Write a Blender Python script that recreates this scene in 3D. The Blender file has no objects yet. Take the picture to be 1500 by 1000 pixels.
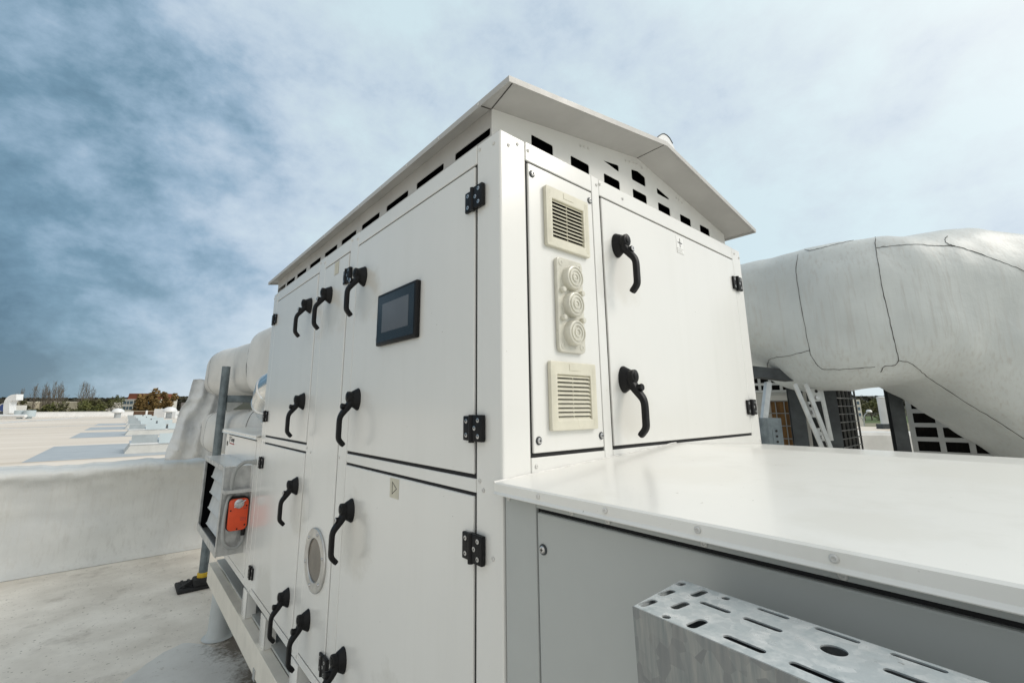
import bpy, bmesh, math, random
from mathutils import Vector, Matrix, noise
R = math.radians
PI = math.pi
random.seed(7)
scene = bpy.context.scene
COL = scene.collection
G = -1.6            # height of the roof surface; the camera stands at z = 0

# ------------------------------------------------------------------ materials
def nt(m):
    m.use_nodes = True
    t = m.node_tree
    return t, t.nodes, t.links

def mat(name, col, rough=0.5, metal=0.0, var=0.0, vscale=6.0, vmap=(1, 1, 1), col2=None, spec=0.5,
        bump=0.0, bscale=40.0, bmap=(1, 1, 1), rvar=0.0, coat=0.0, bdetail=5, streak=None, weave=0.0, lo=0.35, hi=0.65, spots=(), specks=None, cells=None):
    """procedural Principled surface: base colour varied towards col2 by noise, optional dirt streaks and bump"""
    m = bpy.data.materials.new(name)
    t, N, L = nt(m)
    b = N['Principled BSDF']
    b.inputs['Roughness'].default_value = rough
    b.inputs['Metallic'].default_value = metal
    b.inputs['Specular IOR Level'].default_value = spec
    b.inputs['Coat Weight'].default_value = coat
    b.inputs['Coat Roughness'].default_value = 0.15
    c = (*col, 1)
    c2 = (*(col2 if col2 else tuple(x * (1 - var) for x in col)), 1)
    geo = N.new('ShaderNodeNewGeometry')
    def noi(scale, mp, detail=6, r=0.6):
        mpn = N.new('ShaderNodeMapping'); mpn.inputs['Scale'].default_value = mp
        L.new(geo.outputs['Position'], mpn.inputs['Vector'])
        n = N.new('ShaderNodeTexNoise'); n.inputs['Scale'].default_value = scale
        n.inputs['Detail'].default_value = detail; n.inputs['Roughness'].default_value = r
        L.new(mpn.outputs['Vector'], n.inputs['Vector'])
        return n.outputs['Fac']
    def ramp(fac, a, bb):
        r = N.new('ShaderNodeMapRange'); r.inputs['From Min'].default_value = a; r.inputs['From Max'].default_value = bb
        L.new(fac, r.inputs['Value']); return r.outputs['Result']
    def mix(f, a, bcol):
        x = N.new('ShaderNodeMix'); x.data_type = 'RGBA'
        if isinstance(f, float): x.inputs['Factor'].default_value = f
        else: L.new(f, x.inputs['Factor'])
        for sock, v in ((x.inputs['A'], a), (x.inputs['B'], bcol)):
            if isinstance(v, tuple): sock.default_value = v
            else: L.new(v, sock)
        return x.outputs['Result']
    out = c
    if var or col2:
        f = ramp(noi(vscale, vmap), lo, hi)
        out = mix(f, c, c2)
        if rvar:
            rr = N.new('ShaderNodeMapRange'); rr.inputs['To Min'].default_value = max(0.02, rough - rvar); rr.inputs['To Max'].default_value = rough + rvar
            L.new(f, rr.inputs['Value']); L.new(rr.outputs['Result'], b.inputs['Roughness'])
    if streak:
        scol, sscale, smap, lo2, hi2 = streak
        out = mix(ramp(noi(sscale, smap, 5, 0.65), lo2, hi2), out, (*scol, 1))
    if cells:                                # crystal spangle of galvanised sheet
        vo = N.new('ShaderNodeTexVoronoi'); vo.inputs['Scale'].default_value = cells[1]; L.new(geo.outputs['Position'], vo.inputs['Vector'])
        sx = N.new('ShaderNodeSeparateXYZ'); L.new(vo.outputs['Color'], sx.inputs[0])
        out = mix(ramp(sx.outputs[0], .35, 1.0), out, (*cells[0], 1))
    if specks:
        pcol, psc, plo, phi = specks
        out = mix(ramp(noi(psc, (1, 1, 1), 2, .5), plo, phi), out, (*pcol, 1))
    for cen, rad, scol, sc in spots:          # local grime: a noisy blot round a point of the surface
        sub = N.new('ShaderNodeVectorMath'); sub.operation = 'DISTANCE'; L.new(geo.outputs['Position'], sub.inputs[0]); sub.inputs[1].default_value = cen
        fall = N.new('ShaderNodeMapRange'); fall.inputs['From Min'].default_value = rad; fall.inputs['From Max'].default_value = rad * .15
        L.new(sub.outputs['Value'], fall.inputs['Value'])
        ml = N.new('ShaderNodeMath'); ml.operation = 'ADD'; L.new(fall.outputs['Result'], ml.inputs[0]); L.new(noi(sc, (1, 1, 1), 6, .7), ml.inputs[1])
        out = mix(ramp(ml.outputs[0], .80, 1.15), out, (*scol, 1))
    if isinstance(out, tuple): b.inputs['Base Color'].default_value = out
    else: L.new(out, b.inputs['Base Color'])
    if bump:
        bn = N.new('ShaderNodeBump'); bn.inputs['Strength'].default_value = bump; bn.inputs['Distance'].default_value = 0.02
        L.new(noi(bscale, bmap, bdetail, 0.6), bn.inputs['Height'])
        L.new(bn.outputs['Normal'], b.inputs['Normal'])
        if weave:
            b2 = N.new('ShaderNodeBump'); b2.inputs['Strength'].default_value = weave; b2.inputs['Distance'].default_value = 0.003 if weave >= .36 else .008
            L.new(noi(24, (1, 1, .07), 4, 0.62) if weave < .36 else noi(260, (1, 1, 1), 2, .5), b2.inputs['Height'])
            L.new(bn.outputs['Normal'], b2.inputs['Normal']); L.new(b2.outputs['Normal'], b.inputs['Normal'])
    return m

M = {}
M['paint'] = mat('pale_grey_paint', (.80, .795, .765), .27, var=.035, vscale=2.2, vmap=(1, 1, .45), bump=.04, bscale=2.2, bdetail=1, coat=.55, streak=((.745, .74, .705), 2.0, (5, 5, .5), .50, .95), specks=((.42, .41, .38), 95, .76, .80), spots=[((0, .80, .44), .17, (.70, .685, .64), 16), ((0, .80, -.44), .20, (.69, .675, .63), 13), ((0, 1.17, .43), .15, (.70, .685, .64), 15), ((0, 1.45, -.45), .18, (.69, .675, .63), 14), ((.53, 0, .43), .15, (.725, .71, .665), 16), ((.53, 0, .0), .15, (.725, .71, .665), 14), ((0, .45, -.95), .30, (.66, .65, .61), 9), ((0, 1.9, -.98), .28, (.66, .65, .61), 9)])
M['lidpaint'] = mat('white_lid_paint', (.84, .83, .79), .30, var=.045, vscale=2.5, bump=.03, bscale=2.0, bdetail=1, coat=.3, streak=((.74, .725, .675), 4.5, (1, 1, 1), .52, .75), specks=((.45, .43, .38), 80, .75, .80), spots=[((.30, -.30, -.145), .17, (.80, .785, .735), 11), ((.62, -.72, -.13), .22, (.80, .785, .735), 9), ((.10, -.62, -.16), .12, (.785, .77, .72), 14), ((.75, -.25, -.12), .16, (.80, .785, .74), 12)])
M['ventwall'] = mat('vent_wall_lit_paint', (.78, .775, .745), .38, var=.08, vscale=3)  # lighter copy for the vent walls that read as lit
M['canopy'] = mat('canopy_shade_metal', (.50, .49, .47), .45, var=.14, vscale=4.5, bump=.02, bscale=60, rvar=.1)  # darker base colour carries the shade of the eaves and shaded vent wall
M['lowpanel'] = mat('grey_sheet_panel', (.46, .48, .468), .36, var=.07, vscale=2.5, bump=.03, bscale=2.2, bdetail=1, streak=((.36, .38, .37), 60, (1, 1, 1), .76, .88))
M['gap'] = mat('dark_gasket', (.012, .012, .013), .8)
M['void'] = mat('interior_shade_black', (.006, .006, .007), 1.0, spec=0)  # flat black standing in for dark interiors
M['black'] = mat('black_nylon', (.006, .006, .007), .46, var=.3, vscale=60, spec=.28)
M['rubber'] = mat('black_rubber', (.018, .018, .019), .75, var=.4, vscale=20, bump=.2, bscale=60)
M['cream'] = mat('cream_plastic', (.72, .69, .57), .42, var=.12, vscale=14, bump=.03, bscale=200, streak=((.45, .40, .28), 22, (1, 1, .5), .68, .9))
M['sounder'] = mat('yellowed_clear_plastic', (.68, .66, .57), .28, var=.16, vscale=22, coat=.3, streak=((.36, .32, .22), 45, (1, 1, 1), .62, .85))
M['screw'] = mat('bright_screw_steel', (.62, .62, .62), .28, 1.0, var=.3, vscale=90)
M['dark_hole'] = mat('screw_socket', (.01, .01, .01), .7)
M['rivet'] = mat('painted_rivet', (.74, .73, .70), .4, var=.2, vscale=60)
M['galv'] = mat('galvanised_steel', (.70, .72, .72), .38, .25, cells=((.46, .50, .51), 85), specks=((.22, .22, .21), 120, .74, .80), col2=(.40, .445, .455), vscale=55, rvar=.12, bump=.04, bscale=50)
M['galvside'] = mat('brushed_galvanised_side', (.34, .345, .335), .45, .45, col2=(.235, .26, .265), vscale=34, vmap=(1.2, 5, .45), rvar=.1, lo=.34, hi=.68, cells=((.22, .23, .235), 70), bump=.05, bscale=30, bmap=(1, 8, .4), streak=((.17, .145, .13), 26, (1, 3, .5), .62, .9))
M['alu'] = mat('mill_aluminium', (.60, .60, .59), .38, .55, var=.25, vscale=18, rvar=.1, bump=.04, bscale=60)
M['ring'] = mat('turned_aluminium', (.66, .65, .63), .30, .9, var=.2, vscale=30)
M['duct'] = mat('shiny_spiral_duct', (.78, .78, .77), .24, 1.0, var=.2, vscale=9, rvar=.08)
M['steel'] = mat('blue_grey_steel', (.20, .235, .25), .45, .5, col2=(.11, .135, .15), vscale=12, bump=.05, bscale=60, rvar=.1)
M['darksteel'] = mat('dark_column_steel', (.075, .085, .09), .5, .3, col2=(.045, .05, .055), vscale=9, bump=.05, bscale=50)
M['rail'] = mat('cream_rail_paint', (.80, .76, .67), .42, var=.12, vscale=8, bump=.03, bscale=60, streak=((.16, .12, .08), 70, (1, 1, 1), .69, .8))
M['wrap'] = mat('white_duct_membrane', (.615, .645, .635), .46, col2=(.50, .53, .525), vscale=1.8, bump=.34, bscale=4.5, weave=.20,
                streak=((.47, .46, .43), 7.0, (8, 8, .12), .50, .84))
M['wrap2'] = mat('white_duct_membrane_clean', (.73, .72, .69), .46, col2=(.60, .59, .56), vscale=2.2, bump=.3, bscale=4.0, weave=.15,
                 streak=((.42, .39, .35), 5.0, (3, 3, .4), .62, .88))
M['seam'] = mat('dirty_seam_bead', (.075, .068, .06), .8, var=.5, vscale=40)
M['parapet'] = mat('parapet_membrane', (.68, .68, .65), .55, col2=(.55, .56, .55), vscale=1.1, bump=.36, bscale=3.6, weave=.34,
                   streak=((.50, .49, .46), 4.5, (6, 6, .12), .50, .9))
M['sheet'] = mat('white_tarpaulin', (.74, .75, .75), .42, col2=(.62, .64, .66), vscale=3, bump=.3, bscale=7)
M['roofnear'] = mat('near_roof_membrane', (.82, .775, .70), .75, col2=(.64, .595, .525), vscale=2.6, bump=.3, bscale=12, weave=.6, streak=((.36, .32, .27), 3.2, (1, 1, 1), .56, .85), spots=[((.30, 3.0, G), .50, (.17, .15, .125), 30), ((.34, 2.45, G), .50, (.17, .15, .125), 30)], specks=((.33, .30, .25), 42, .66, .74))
M['rooffar'] = mat('far_roof_membrane', (.77, .69, .60), .75, col2=(.66, .58, .49), vscale=.32, vmap=(.25, 1.0, 1), bump=.1, bscale=3, streak=((.42, .33, .23), .22, (.3, 1.6, 1), .55, .85))
M['patch'] = mat('grey_membrane_patch', (.44, .47, .49), .6, col2=(.38, .41, .43), vscale=1.2, bump=.1, bscale=6)
M['legwrap'] = mat('leg_sleeve_membrane', (.56, .59, .59), .6, col2=(.47, .50, .50), vscale=4, bump=.15, bscale=8)
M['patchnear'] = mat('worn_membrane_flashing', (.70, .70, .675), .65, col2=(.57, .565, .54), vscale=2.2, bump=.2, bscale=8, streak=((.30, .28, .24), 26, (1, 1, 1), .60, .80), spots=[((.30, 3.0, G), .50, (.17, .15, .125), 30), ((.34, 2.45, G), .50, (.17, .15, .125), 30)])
M['moss'] = mat('dark_roof_grime', (.15, .135, .115), .9, col2=(.06, .055, .045), vscale=30, bump=.5, bscale=40)
M['whiteroof'] = mat('white_roof_metal', (.78, .79, .79), .4, var=.1, vscale=1.5)
M['curb'] = mat('skylight_curb', (.68, .67, .63), .5, var=.15, vscale=2)
M['flap'] = mat('skylight_flap', (.50, .58, .61), .3, var=.12, vscale=1.5)
M['flapglass'] = mat('skylight_dome', (.42, .47, .49), .12, var=.2, vscale=2)
M['orange'] = mat('orange_actuator_plastic', (.78, .085, .022), .42, var=.10, vscale=30, bump=.03, bscale=200)
M['conduit'] = mat('grey_conduit', (.40, .41, .40), .45, var=.12, vscale=30)
M['yellow'] = mat('yellow_collar', (.70, .46, .03), .5, var=.2, vscale=20)
M['glass'] = mat('dark_screen_glass', (.020, .024, .027), .09, spec=.4, var=.1, vscale=4)
M['display'] = mat('grey_display', (.115, .115, .12), .10, var=.12, vscale=9)
M['porthole'] = mat('brown_tinted_porthole', (.17, .145, .115), .12, col2=(.115, .098, .078), vscale=8, bump=.03, bscale=12)
M['sticker'] = mat('beige_sticker', (.62, .59, .48), .5, var=.1, vscale=30)
M['ink'] = mat('black_ink', (.02, .02, .022), .6)
M['redink'] = mat('red_ink', (.42, .06, .05), .6)
M['paleink'] = mat('faded_ink', (.50, .49, .46), .6)
M['white_sticker'] = mat('white_sticker', (.84, .84, .82), .35)
M['browncoil'] = mat('ochre_coil', (.21, .105, .022), .6, col2=(.13, .06, .014), vscale=5, vmap=(8, 8, .6))
M['blackcoil'] = mat('black_coil_fins', (.006, .006, .006), .7, spec=.1, col2=(.014, .012, .010), vscale=20, vmap=(6, 6, .4))
M['wire'] = mat('zinc_wire', (.30, .30, .29), .5, .3, var=.2, vscale=30)
M['gridplastic'] = mat('white_grid_plastic', (.66, .67, .66), .45, var=.12, vscale=9)
M['casing'] = mat('condenser_casing', (.62, .61, .57), .45, var=.12, vscale=4)
M['bracket'] = mat('zinc_bracket', (.55, .56, .55), .35, .6, var=.2, vscale=14)
M['bark'] = mat('bare_branches', (.19, .16, .125), .9, var=.35, vscale=2)
M['leafolive'] = mat('olive_foliage', (.12, .115, .042), .8, col2=(.065, .066, .026), vscale=.35)
M['leafgreen'] = mat('spring_foliage', (.15, .155, .045), .8, col2=(.08, .09, .03), vscale=.35)
M['leaforange'] = mat('ochre_catkins', (.26, .165, .055), .8, col2=(.14, .092, .032), vscale=.4)
M['leafdark'] = mat('far_wood_foliage', (.045, .042, .024), .9, col2=(.022, .022, .016), vscale=.05, vmap=(1, 1, 1))
M['blossom'] = mat('white_blossom', (.58, .54, .47), .8, var=.3, vscale=.6)
M['render'] = mat('pale_render', (.68, .66, .60), .7, var=.12, vscale=.4)
M['hall'] = mat('beige_hall_cladding', (.52, .47, .36), .7, var=.2, vscale=.12)
M['redroof'] = mat('red_brown_roof', (.24, .075, .04), .7, var=.25, vscale=.5)
M['window'] = mat('window_glass', (.09, .15, .20), .15, var=.4, vscale=.6)
M['brick'] = mat('dark_brown_stack', (.10, .055, .03), .8, var=.3, vscale=2)
M['chiller'] = mat('grey_brown_chiller', (.22, .20, .19), .6, var=.25, vscale=1)
M['ground'] = mat('distant_ground', (.14, .15, .07), .9, col2=(.26, .23, .16), vscale=.02)
M['lawn'] = mat('lawn', (.085, .13, .03), .9, var=.3, vscale=.2)
M['hillm'] = mat('wooded_hill', (.05, .05, .027), .95, col2=(.028, .03, .018), vscale=.03)
M['lamp'] = mat('lamp_glass', (.80, .80, .78), .3)
M['bluefan'] = mat('blue_fan_housing', (.03, .07, .26), .4, var=.2, vscale=3)

# ------------------------------------------------------------------ mesh helpers
def box(bm, x0, x1, y0, y1, z0, z1, bev=0.0, seg=2, mi=0):
    vs = [bm.verts.new((x, y, z)) for x in (x0, x1) for y in (y0, y1) for z in (z0, z1)]
    fs = []
    for q in ((0, 1, 3, 2), (4, 6, 7, 5), (0, 4, 5, 1), (2, 3, 7, 6), (0, 2, 6, 4), (1, 5, 7, 3)):
        f = bm.faces.new([vs[i] for i in q]); f.material_index = mi; fs.append(f)
    if bev:
        es = {e for f in fs for e in f.edges}
        r = bmesh.ops.bevel(bm, geom=list(es), offset=bev, segments=seg, affect='EDGES', profile=.5)
        for f in r['faces']: f.material_index = mi
    return vs

def frame_of(a):
    a = Vector(a).normalized()
    h = Vector((0, 0, 1)) if abs(a.z) < .95 else Vector((1, 0, 0))
    u = a.cross(h).normalized()
    return u, u.cross(a).normalized()

def loft(bm, rings, cap=True, mi=0, closed=True):
    rv = [[bm.verts.new(p) for p in r] for r in rings]
    for a, b in zip(rv, rv[1:]):
        n = len(a)
        for i in range(n if closed else n - 1):
            f = bm.faces.new((a[i], a[(i + 1) % n], b[(i + 1) % n], b[i])); f.material_index = mi; f.smooth = True
    if cap:
        for r in (rv[0], rv[-1]):
            try:
                f = bm.faces.new(r); f.material_index = mi
            except ValueError: pass
    return rv

def cyl(bm, p0, p1, r0, r1=None, seg=16, mi=0):
    p0, p1 = Vector(p0), Vector(p1); r1 = r0 if r1 is None else r1
    u, v = frame_of(p1 - p0)
    loft(bm, [[p + (u * math.cos(2 * PI * i / seg) + v * math.sin(2 * PI * i / seg)) * r for i in range(seg)] for p, r in ((p0, r0), (p1, r1))], mi=mi)

def tube(bm, pts, r, seg=8, mi=0, rib=None):
    pts = [Vector(p) for p in pts]
    rings = []; u = None
    for i, p in enumerate(pts):
        a = (pts[min(i + 1, len(pts) - 1)] - pts[max(i - 1, 0)]).normalized()
        if u is None: u, v = frame_of(a)
        else:
            u = (u - a * u.dot(a)).normalized(); v = u.cross(a).normalized()
        rr = r(i) if callable(r) else r
        if rib and i % 2: rr *= rib
        rings.append([p + (u * math.cos(2 * PI * k / seg) + v * math.sin(2 * PI * k / seg)) * rr for k in range(seg)])
    loft(bm, rings, mi=mi)

def lathe(bm, prof, o, axis, seg=24, mi=0):
    """prof: (radius, distance along axis)"""
    o = Vector(o); a = Vector(axis).normalized(); u, v = frame_of(a)
    loft(bm, [[o + a * d + (u * math.cos(2 * PI * i / seg) + v * math.sin(2 * PI * i / seg)) * max(r, 1e-4) for i in range(seg)] for r, d in prof], mi=mi)

def bezier(ps, n=24):
    """Catmull-Rom through the points"""
    ps = [Vector(p) for p in ps]; out = []
    q = [ps[0] * 2 - ps[1]] + ps + [ps[-1] * 2 - ps[-2]]
    for i in range(1, len(q) - 2):
        for k in range(n):
            t = k / n
            out.append(.5 * ((2 * q[i]) + (q[i + 1] - q[i - 1]) * t + (2 * q[i - 1] - 5 * q[i] + 4 * q[i + 1] - q[i + 2]) * t * t + (-q[i - 1] + 3 * q[i] - 3 * q[i + 1] + q[i + 2]) * t ** 3))
    out.append(ps[-1]); return out

def prism(bm, poly, axis, a0, a1, mi=0, bev=0):
    """poly in the two other axes, extruded along axis ('x','y','z') from a0 to a1"""
    def pt(p, a):
        return {'x': (a, p[0], p[1]), 'y': (p[0], a, p[1]), 'z': (p[0], p[1], a)}[axis]
    A = [bm.verts.new(pt(p, a0)) for p in poly]; B = [bm.verts.new(pt(p, a1)) for p in poly]
    n = len(poly); fs = [bm.faces.new(A), bm.faces.new(B[::-1])]
    for i in range(n): fs.append(bm.faces.new((A[i], B[i], B[(i + 1) % n], A[(i + 1) % n])))
    for f in fs: f.material_index = mi
    if bev:
        es = {e for f in fs for e in f.edges}
        bmesh.ops.bevel(bm, geom=list(es), offset=bev, segments=2, affect='EDGES', profile=.5)

def link(o, parent=None):
    COL.objects.link(o)
    if parent is not None:
        o.parent = parent
        o.matrix_parent_inverse = parent.matrix_basis.inverted()
    return o

def finish(bm, name, mats):
    bmesh.ops.recalc_face_normals(bm, faces=bm.faces)
    me = bpy.data.meshes.new(name); bm.to_mesh(me); bm.free()
    for m in (mats if isinstance(mats, (list, tuple)) else [mats]): me.materials.append(M[m] if isinstance(m, str) else m)
    return me

def obj(name, bm, mats, parent=None, smooth=False, label=None, cat=None, group=None, kind=None):
    me = finish(bm, name, mats)
    if smooth == 'box':
        for p in me.polygons: p.use_smooth = False
    elif smooth:
        for p in me.polygons: p.use_smooth = True
        if smooth != 'all' and hasattr(me, 'set_sharp_from_angle'): me.set_sharp_from_angle(angle=R(35))
    elif hasattr(me, 'set_sharp_from_angle'): me.set_sharp_from_angle(angle=R(35))
    o = bpy.data.objects.new(name, me); link(o, parent)
    tag(o, label, cat, group, kind)
    return o

def place(name, me, loc, rot, parent):
    o = bpy.data.objects.new(name, me)
    o.matrix_basis = Matrix.Translation(loc) @ rot.to_4x4()
    return link(o, parent)

def tag(o, label=None, cat=None, group=None, kind=None):
    if label: o['label'] = label
    if cat: o['category'] = cat
    if group: o['group'] = group
    if kind: o['kind'] = kind
    return o

def thing(name, loc, label, cat, group=None):
    o = bpy.data.objects.new(name, None); o.empty_display_size = .1
    o.matrix_basis = Matrix.Translation(loc)
    link(o); return tag(o, label, cat, group)

def dup(root, off, rotz=0):
    def cp(o, p):
        c = o.copy(); COL.objects.link(c)
        if p is not None:
            inv = o.matrix_parent_inverse.copy(); c.parent = p; c.matrix_parent_inverse = inv
        for ch in o.children: cp(ch, c)
        return c
    r = cp(root, None)
    r.matrix_basis = Matrix.Translation(off) @ root.matrix_basis @ Matrix.Rotation(rotz, 4, 'Z')
    return r

def nb(): return bmesh.new()

def rrect(x0, x1, y0, y1, r, n=4):
    out = []
    for cx, cy, a in ((x1 - r, y1 - r, 0), (x0 + r, y1 - r, 90), (x0 + r, y0 + r, 180), (x1 - r, y0 + r, 270)):
        for i in range(n + 1):
            t = R(a + 90 * i / n); out.append((cx + r * math.cos(t), cy + r * math.sin(t)))
    return out

def rpoly(p, r=.006):
    """corner-cut polygon, rounded a little"""
    out = []; n = len(p)
    for i in range(n):
        a, b, c = Vector(p[i - 1]), Vector(p[i]), Vector(p[(i + 1) % n])
        u = (a - b); v = (c - b); ru = min(r, u.length * .4); rv = min(r, v.length * .4)
        P0 = b + u.normalized() * ru; P2 = b + v.normalized() * rv
        for t in (0, .33, .67, 1): out.append(tuple(P0 * (1 - t) ** 2 + b * 2 * t * (1 - t) + P2 * t * t))
    return out

def slot(cx, cy, lx, ly):
    r = min(lx, ly) / 2 * .98
    return rrect(cx - lx / 2, cx + lx / 2, cy - ly / 2, cy + ly / 2, r, 5)

def plate_mesh(name, outer, holes, th, mats, frame, bevel=0.0):
    """flat plate with true holes; outline in (u, v); frame = 4x4 from (u, v, n) to world"""
    cu = bpy.data.curves.new(name, 'CURVE'); cu.dimensions = '2D'; cu.fill_mode = 'BOTH'; cu.extrude = th / 2
    if bevel: cu.bevel_depth = bevel; cu.bevel_resolution = 1
    for poly in [outer] + holes:
        s = cu.splines.new('POLY'); s.points.add(len(poly) - 1); s.use_cyclic_u = True
        for q, p in zip(s.points, poly): q.co = (p[0], p[1], 0, 1)
    t = bpy.data.objects.new(name, cu)
    COL.objects.link(t)
    dg = bpy.context.evaluated_depsgraph_get()
    me = bpy.data.meshes.new_from_object(t.evaluated_get(dg), depsgraph=dg)
    me.transform(frame)
    bpy.data.objects.remove(t); bpy.data.curves.remove(cu)
    me.materials.clear(); me.materials.append(M[mats])
    for p in me.polygons: p.material_index = 0; p.use_smooth = False
    me.name = name
    return me

def plate(name, outer, holes, th, m, frame, parent=None, bevel=0.0):
    return link(bpy.data.objects.new(name, plate_mesh(name, outer, holes, th, m, frame, bevel)), parent)

def basis(o, u, v, n):
    m = Matrix.Identity(4)
    for i, a in enumerate((u, v, n)):
        for k in range(3): m[k][i] = a[k]
    for k in range(3): m[k][3] = o[k]
    return m

def text_mesh(body, size, m, frame, name='lettering', ext=.0004):
    cu = bpy.data.curves.new(name, 'FONT'); cu.body = body; cu.size = size; cu.extrude = ext; cu.resolution_u = 3
    t = bpy.data.objects.new(name, cu); COL.objects.link(t)
    dg = bpy.context.evaluated_depsgraph_get()
    me = bpy.data.meshes.new_from_object(t.evaluated_get(dg), depsgraph=dg)
    me.transform(frame); bpy.data.objects.remove(t); bpy.data.curves.remove(cu)
    me.materials.clear(); me.materials.append(M[m]); return me

RIGHT = Matrix.Identity(3)                       # on the bright face: right = +x, outward = -y
LEFT = Matrix.Rotation(R(-90), 3, 'Z')           # on the shaded face: right = -y, outward = -x
FLIP = Matrix.Rotation(R(180), 3, 'Y')

# ------------------------------------------------------------------ air handling unit
UX, UY, UT, UB = 1.5, 2.27, .726, -1.028
ahu = thing('air_handling_unit', (.75, 1.13, UB), 'tall pale grey unit with black handles, hinged doors and a vented gable canopy', 'ventilation unit')

bm = nb(); box(bm, .0045, UX - .012, .0045, UY - .012, UB + .01, UT - .008); core = obj('gasket', bm, 'gap', ahu)
bm = nb()
B = .0022
pieces = []
def fp(x0, x1, y0, y1, z0, z1, b=B): box(bm, x0, x1, y0, y1, z0, z1, b)
# corner posts
fp(0, .0915, 0, .0995, UB, UT, .005)
fp(0, .03, 2.181, UY, UB, UT, .003)
fp(1.4125, UX, 0, .09, UB, UT, .004)
fp(UX - .09, UX, UY - .09, UY, UB, UT, .004)
# posts of the shaded face
fp(0, .028, .9145, .9985, UB, UT + .004); fp(0, .028, 1.3095, 1.3955, UB, UT + .004)
for y0, y1 in ((.1005, .9135), (.9995, 1.3085), (1.3965, 2.180)):
    fp(0, .027, y0, y1, .6695, UT)
    fp(0, .027, y0, y1, UB, -.996)
fp(0, .027, .1005, .9135, -.2015, -.1695); fp(0, .027, 1.3965, 2.180, -.1965, -.1665)
# bright face
fp(.3815, .4185, 0, .027, UB, UT + .001)
for x0, x1 in ((.0925, .3805), (.4195, 1.4115)):
    fp(x0, x1, 0, .027, .6695, UT); fp(x0, x1, 0, .027, UB, -.1195)
# hidden sides and top
fp(UX - .02, UX, .091, UY - .091, UB, UT); fp(.031, UX - .091, UY - .02, UY, UB, UT)
fp(.03, UX - .02, .03, UY - .02, UT - .007, UT - .002, .001)
housing = obj('housing', bm, 'paint', ahu, smooth='box')

def panel(y0, y1, z0, z1, name='door'):
    bm = nb(); box(bm, -.0015, .0115, y0, y1, z0, z1, .0028)
    return obj(name, bm, 'paint', ahu, smooth='box')
g = .0078
door_A = panel(.0995 + g, .9145 - .005, -.1695 + .010, .6695 - .0062)
door_L = panel(.0995 + g, .9145 - .005, -.996 + g, -.2015 - .0085)
door_B = panel(.9985 + g, 1.3095 - .004, -.996 + g, .6695 - .0062)
door_C = panel(1.3955 + g, 2.181 - .005, -.1665 + .010, .6695 - .0062)
door_D = panel(1.3955 + g, 2.181 - .005, -.996 + g, -.1965 - .0085)
bm = nb(); box(bm, .4185 + g, 1.4125 - .004, -.0015, .0115, -.1195 + .010, .6695 - .0062, .0028)
door_E = obj('door', bm, 'paint', ahu, smooth='box')
bm = nb(); box(bm, .0915 + g, .3815 - .005, -.0015, .0115, -.1195 + .010, .6695 - .0062, .0028)
access = obj('access_panel', bm, 'paint', ahu, smooth='box')
tag(door_A, 'upper door with a small touch screen'); tag(door_B, 'narrow full-height door with a round window')
tag(door_L, 'large lower door with an arrow sticker'); tag(door_E, 'wide door in the bright face with a plus sticker')
tag(access, 'narrow screwed panel with two cream grilles')

# --- handle (local: x right, -y outward, z up)
def handle_mesh(keyed):
    bm = nb()
    def oval(n, rx, rz, dz, seg=24): return [(rx * math.cos(2 * PI * i / seg), -n, dz + rz * math.sin(2 * PI * i / seg)) for i in range(seg)]
    loft(bm, [oval(0, .0275, .0410, 0), oval(.0035, .0275, .0410, 0), oval(.006, .0262, .0392, 0), oval(.022, .0215, .0300, .001), oval(.0235, .0205, .0285, .0015)])
    loft(bm, [oval(.020, .0195, .0255, .002), oval(.036, .0192, .0215, .007), oval(.041, .0185, .0200, .008), oval(.0425, .0165, .0180, .008)])
    loft(bm, [oval(.042, .0105, .0115, .009), oval(.0445, .0105, .0115, .009), oval(.0452, .0092, .0102, .009)])
    # arm and grip
    path = bezier([(.024, -.004), (.036, -.025), (.048, -.041), (.0595, -.056), (.0645, -.068), (.0660, -.082), (.0660, -.110), (.0655, -.136), (.0615, -.147), (.0520, -.158), (.0455, -.165)], 4)
    rings = []
    for i, p in enumerate(path):
        a = (path[min(i + 1, len(path) - 1)] - path[max(i - 1, 0)]).normalized()
        t = i / (len(path) - 1)
        nrm = Vector((-a.y, a.x))
        w = .0165 - .0058 * min(1, t * 2.4); th = .0125 - .0038 * min(1, t * 2.6)
        if t > .93: w *= 1 - (t - .93) * 2.2; th *= 1 - (t - .93) * 2.0
        ring = []
        for k in range(16):
            c, s = math.cos(2 * PI * k / 16), math.sin(2 * PI * k / 16)
            e = .55
            xx = w * math.copysign(abs(c) ** e, c); nn = th * math.copysign(abs(s) ** e, s)
            q = p + nrm * nn
            ring.append((xx, -q.x, q.y))
        rings.append(ring)
    loft(bm, rings)
    # lock boss
    cyl(bm, (0, -.036, -.0275), (0, -.0585, -.0255), .0098, .0098, 18)
    if keyed:
        cyl(bm, (0, -.0585, -.0255), (0, -.0600, -.0254), .0088, .0082, 18, mi=1)
        box(bm, -.001, .001, -.0606, -.0600, -.030, -.021, mi=2)
    else:
        lathe(bm, [(.0105, 0), (.0110, .003), (.0095, .006)], (0, -.0575, -.0256), (0, -1, .08), 18)
    # screw eye on the base
    cyl(bm, (0, -.004, .0345), (0, -.0125, .0325), .0042, .0036, 12, mi=3)
    me = finish(bm, 'handle', ['black', 'screw', 'dark_hole', 'rubber'])
    me.set_sharp_from_angle(angle=R(38)) if hasattr(me, 'set_sharp_from_angle') else None
    return me
HK, HB = handle_mesh(True), handle_mesh(False)
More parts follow.
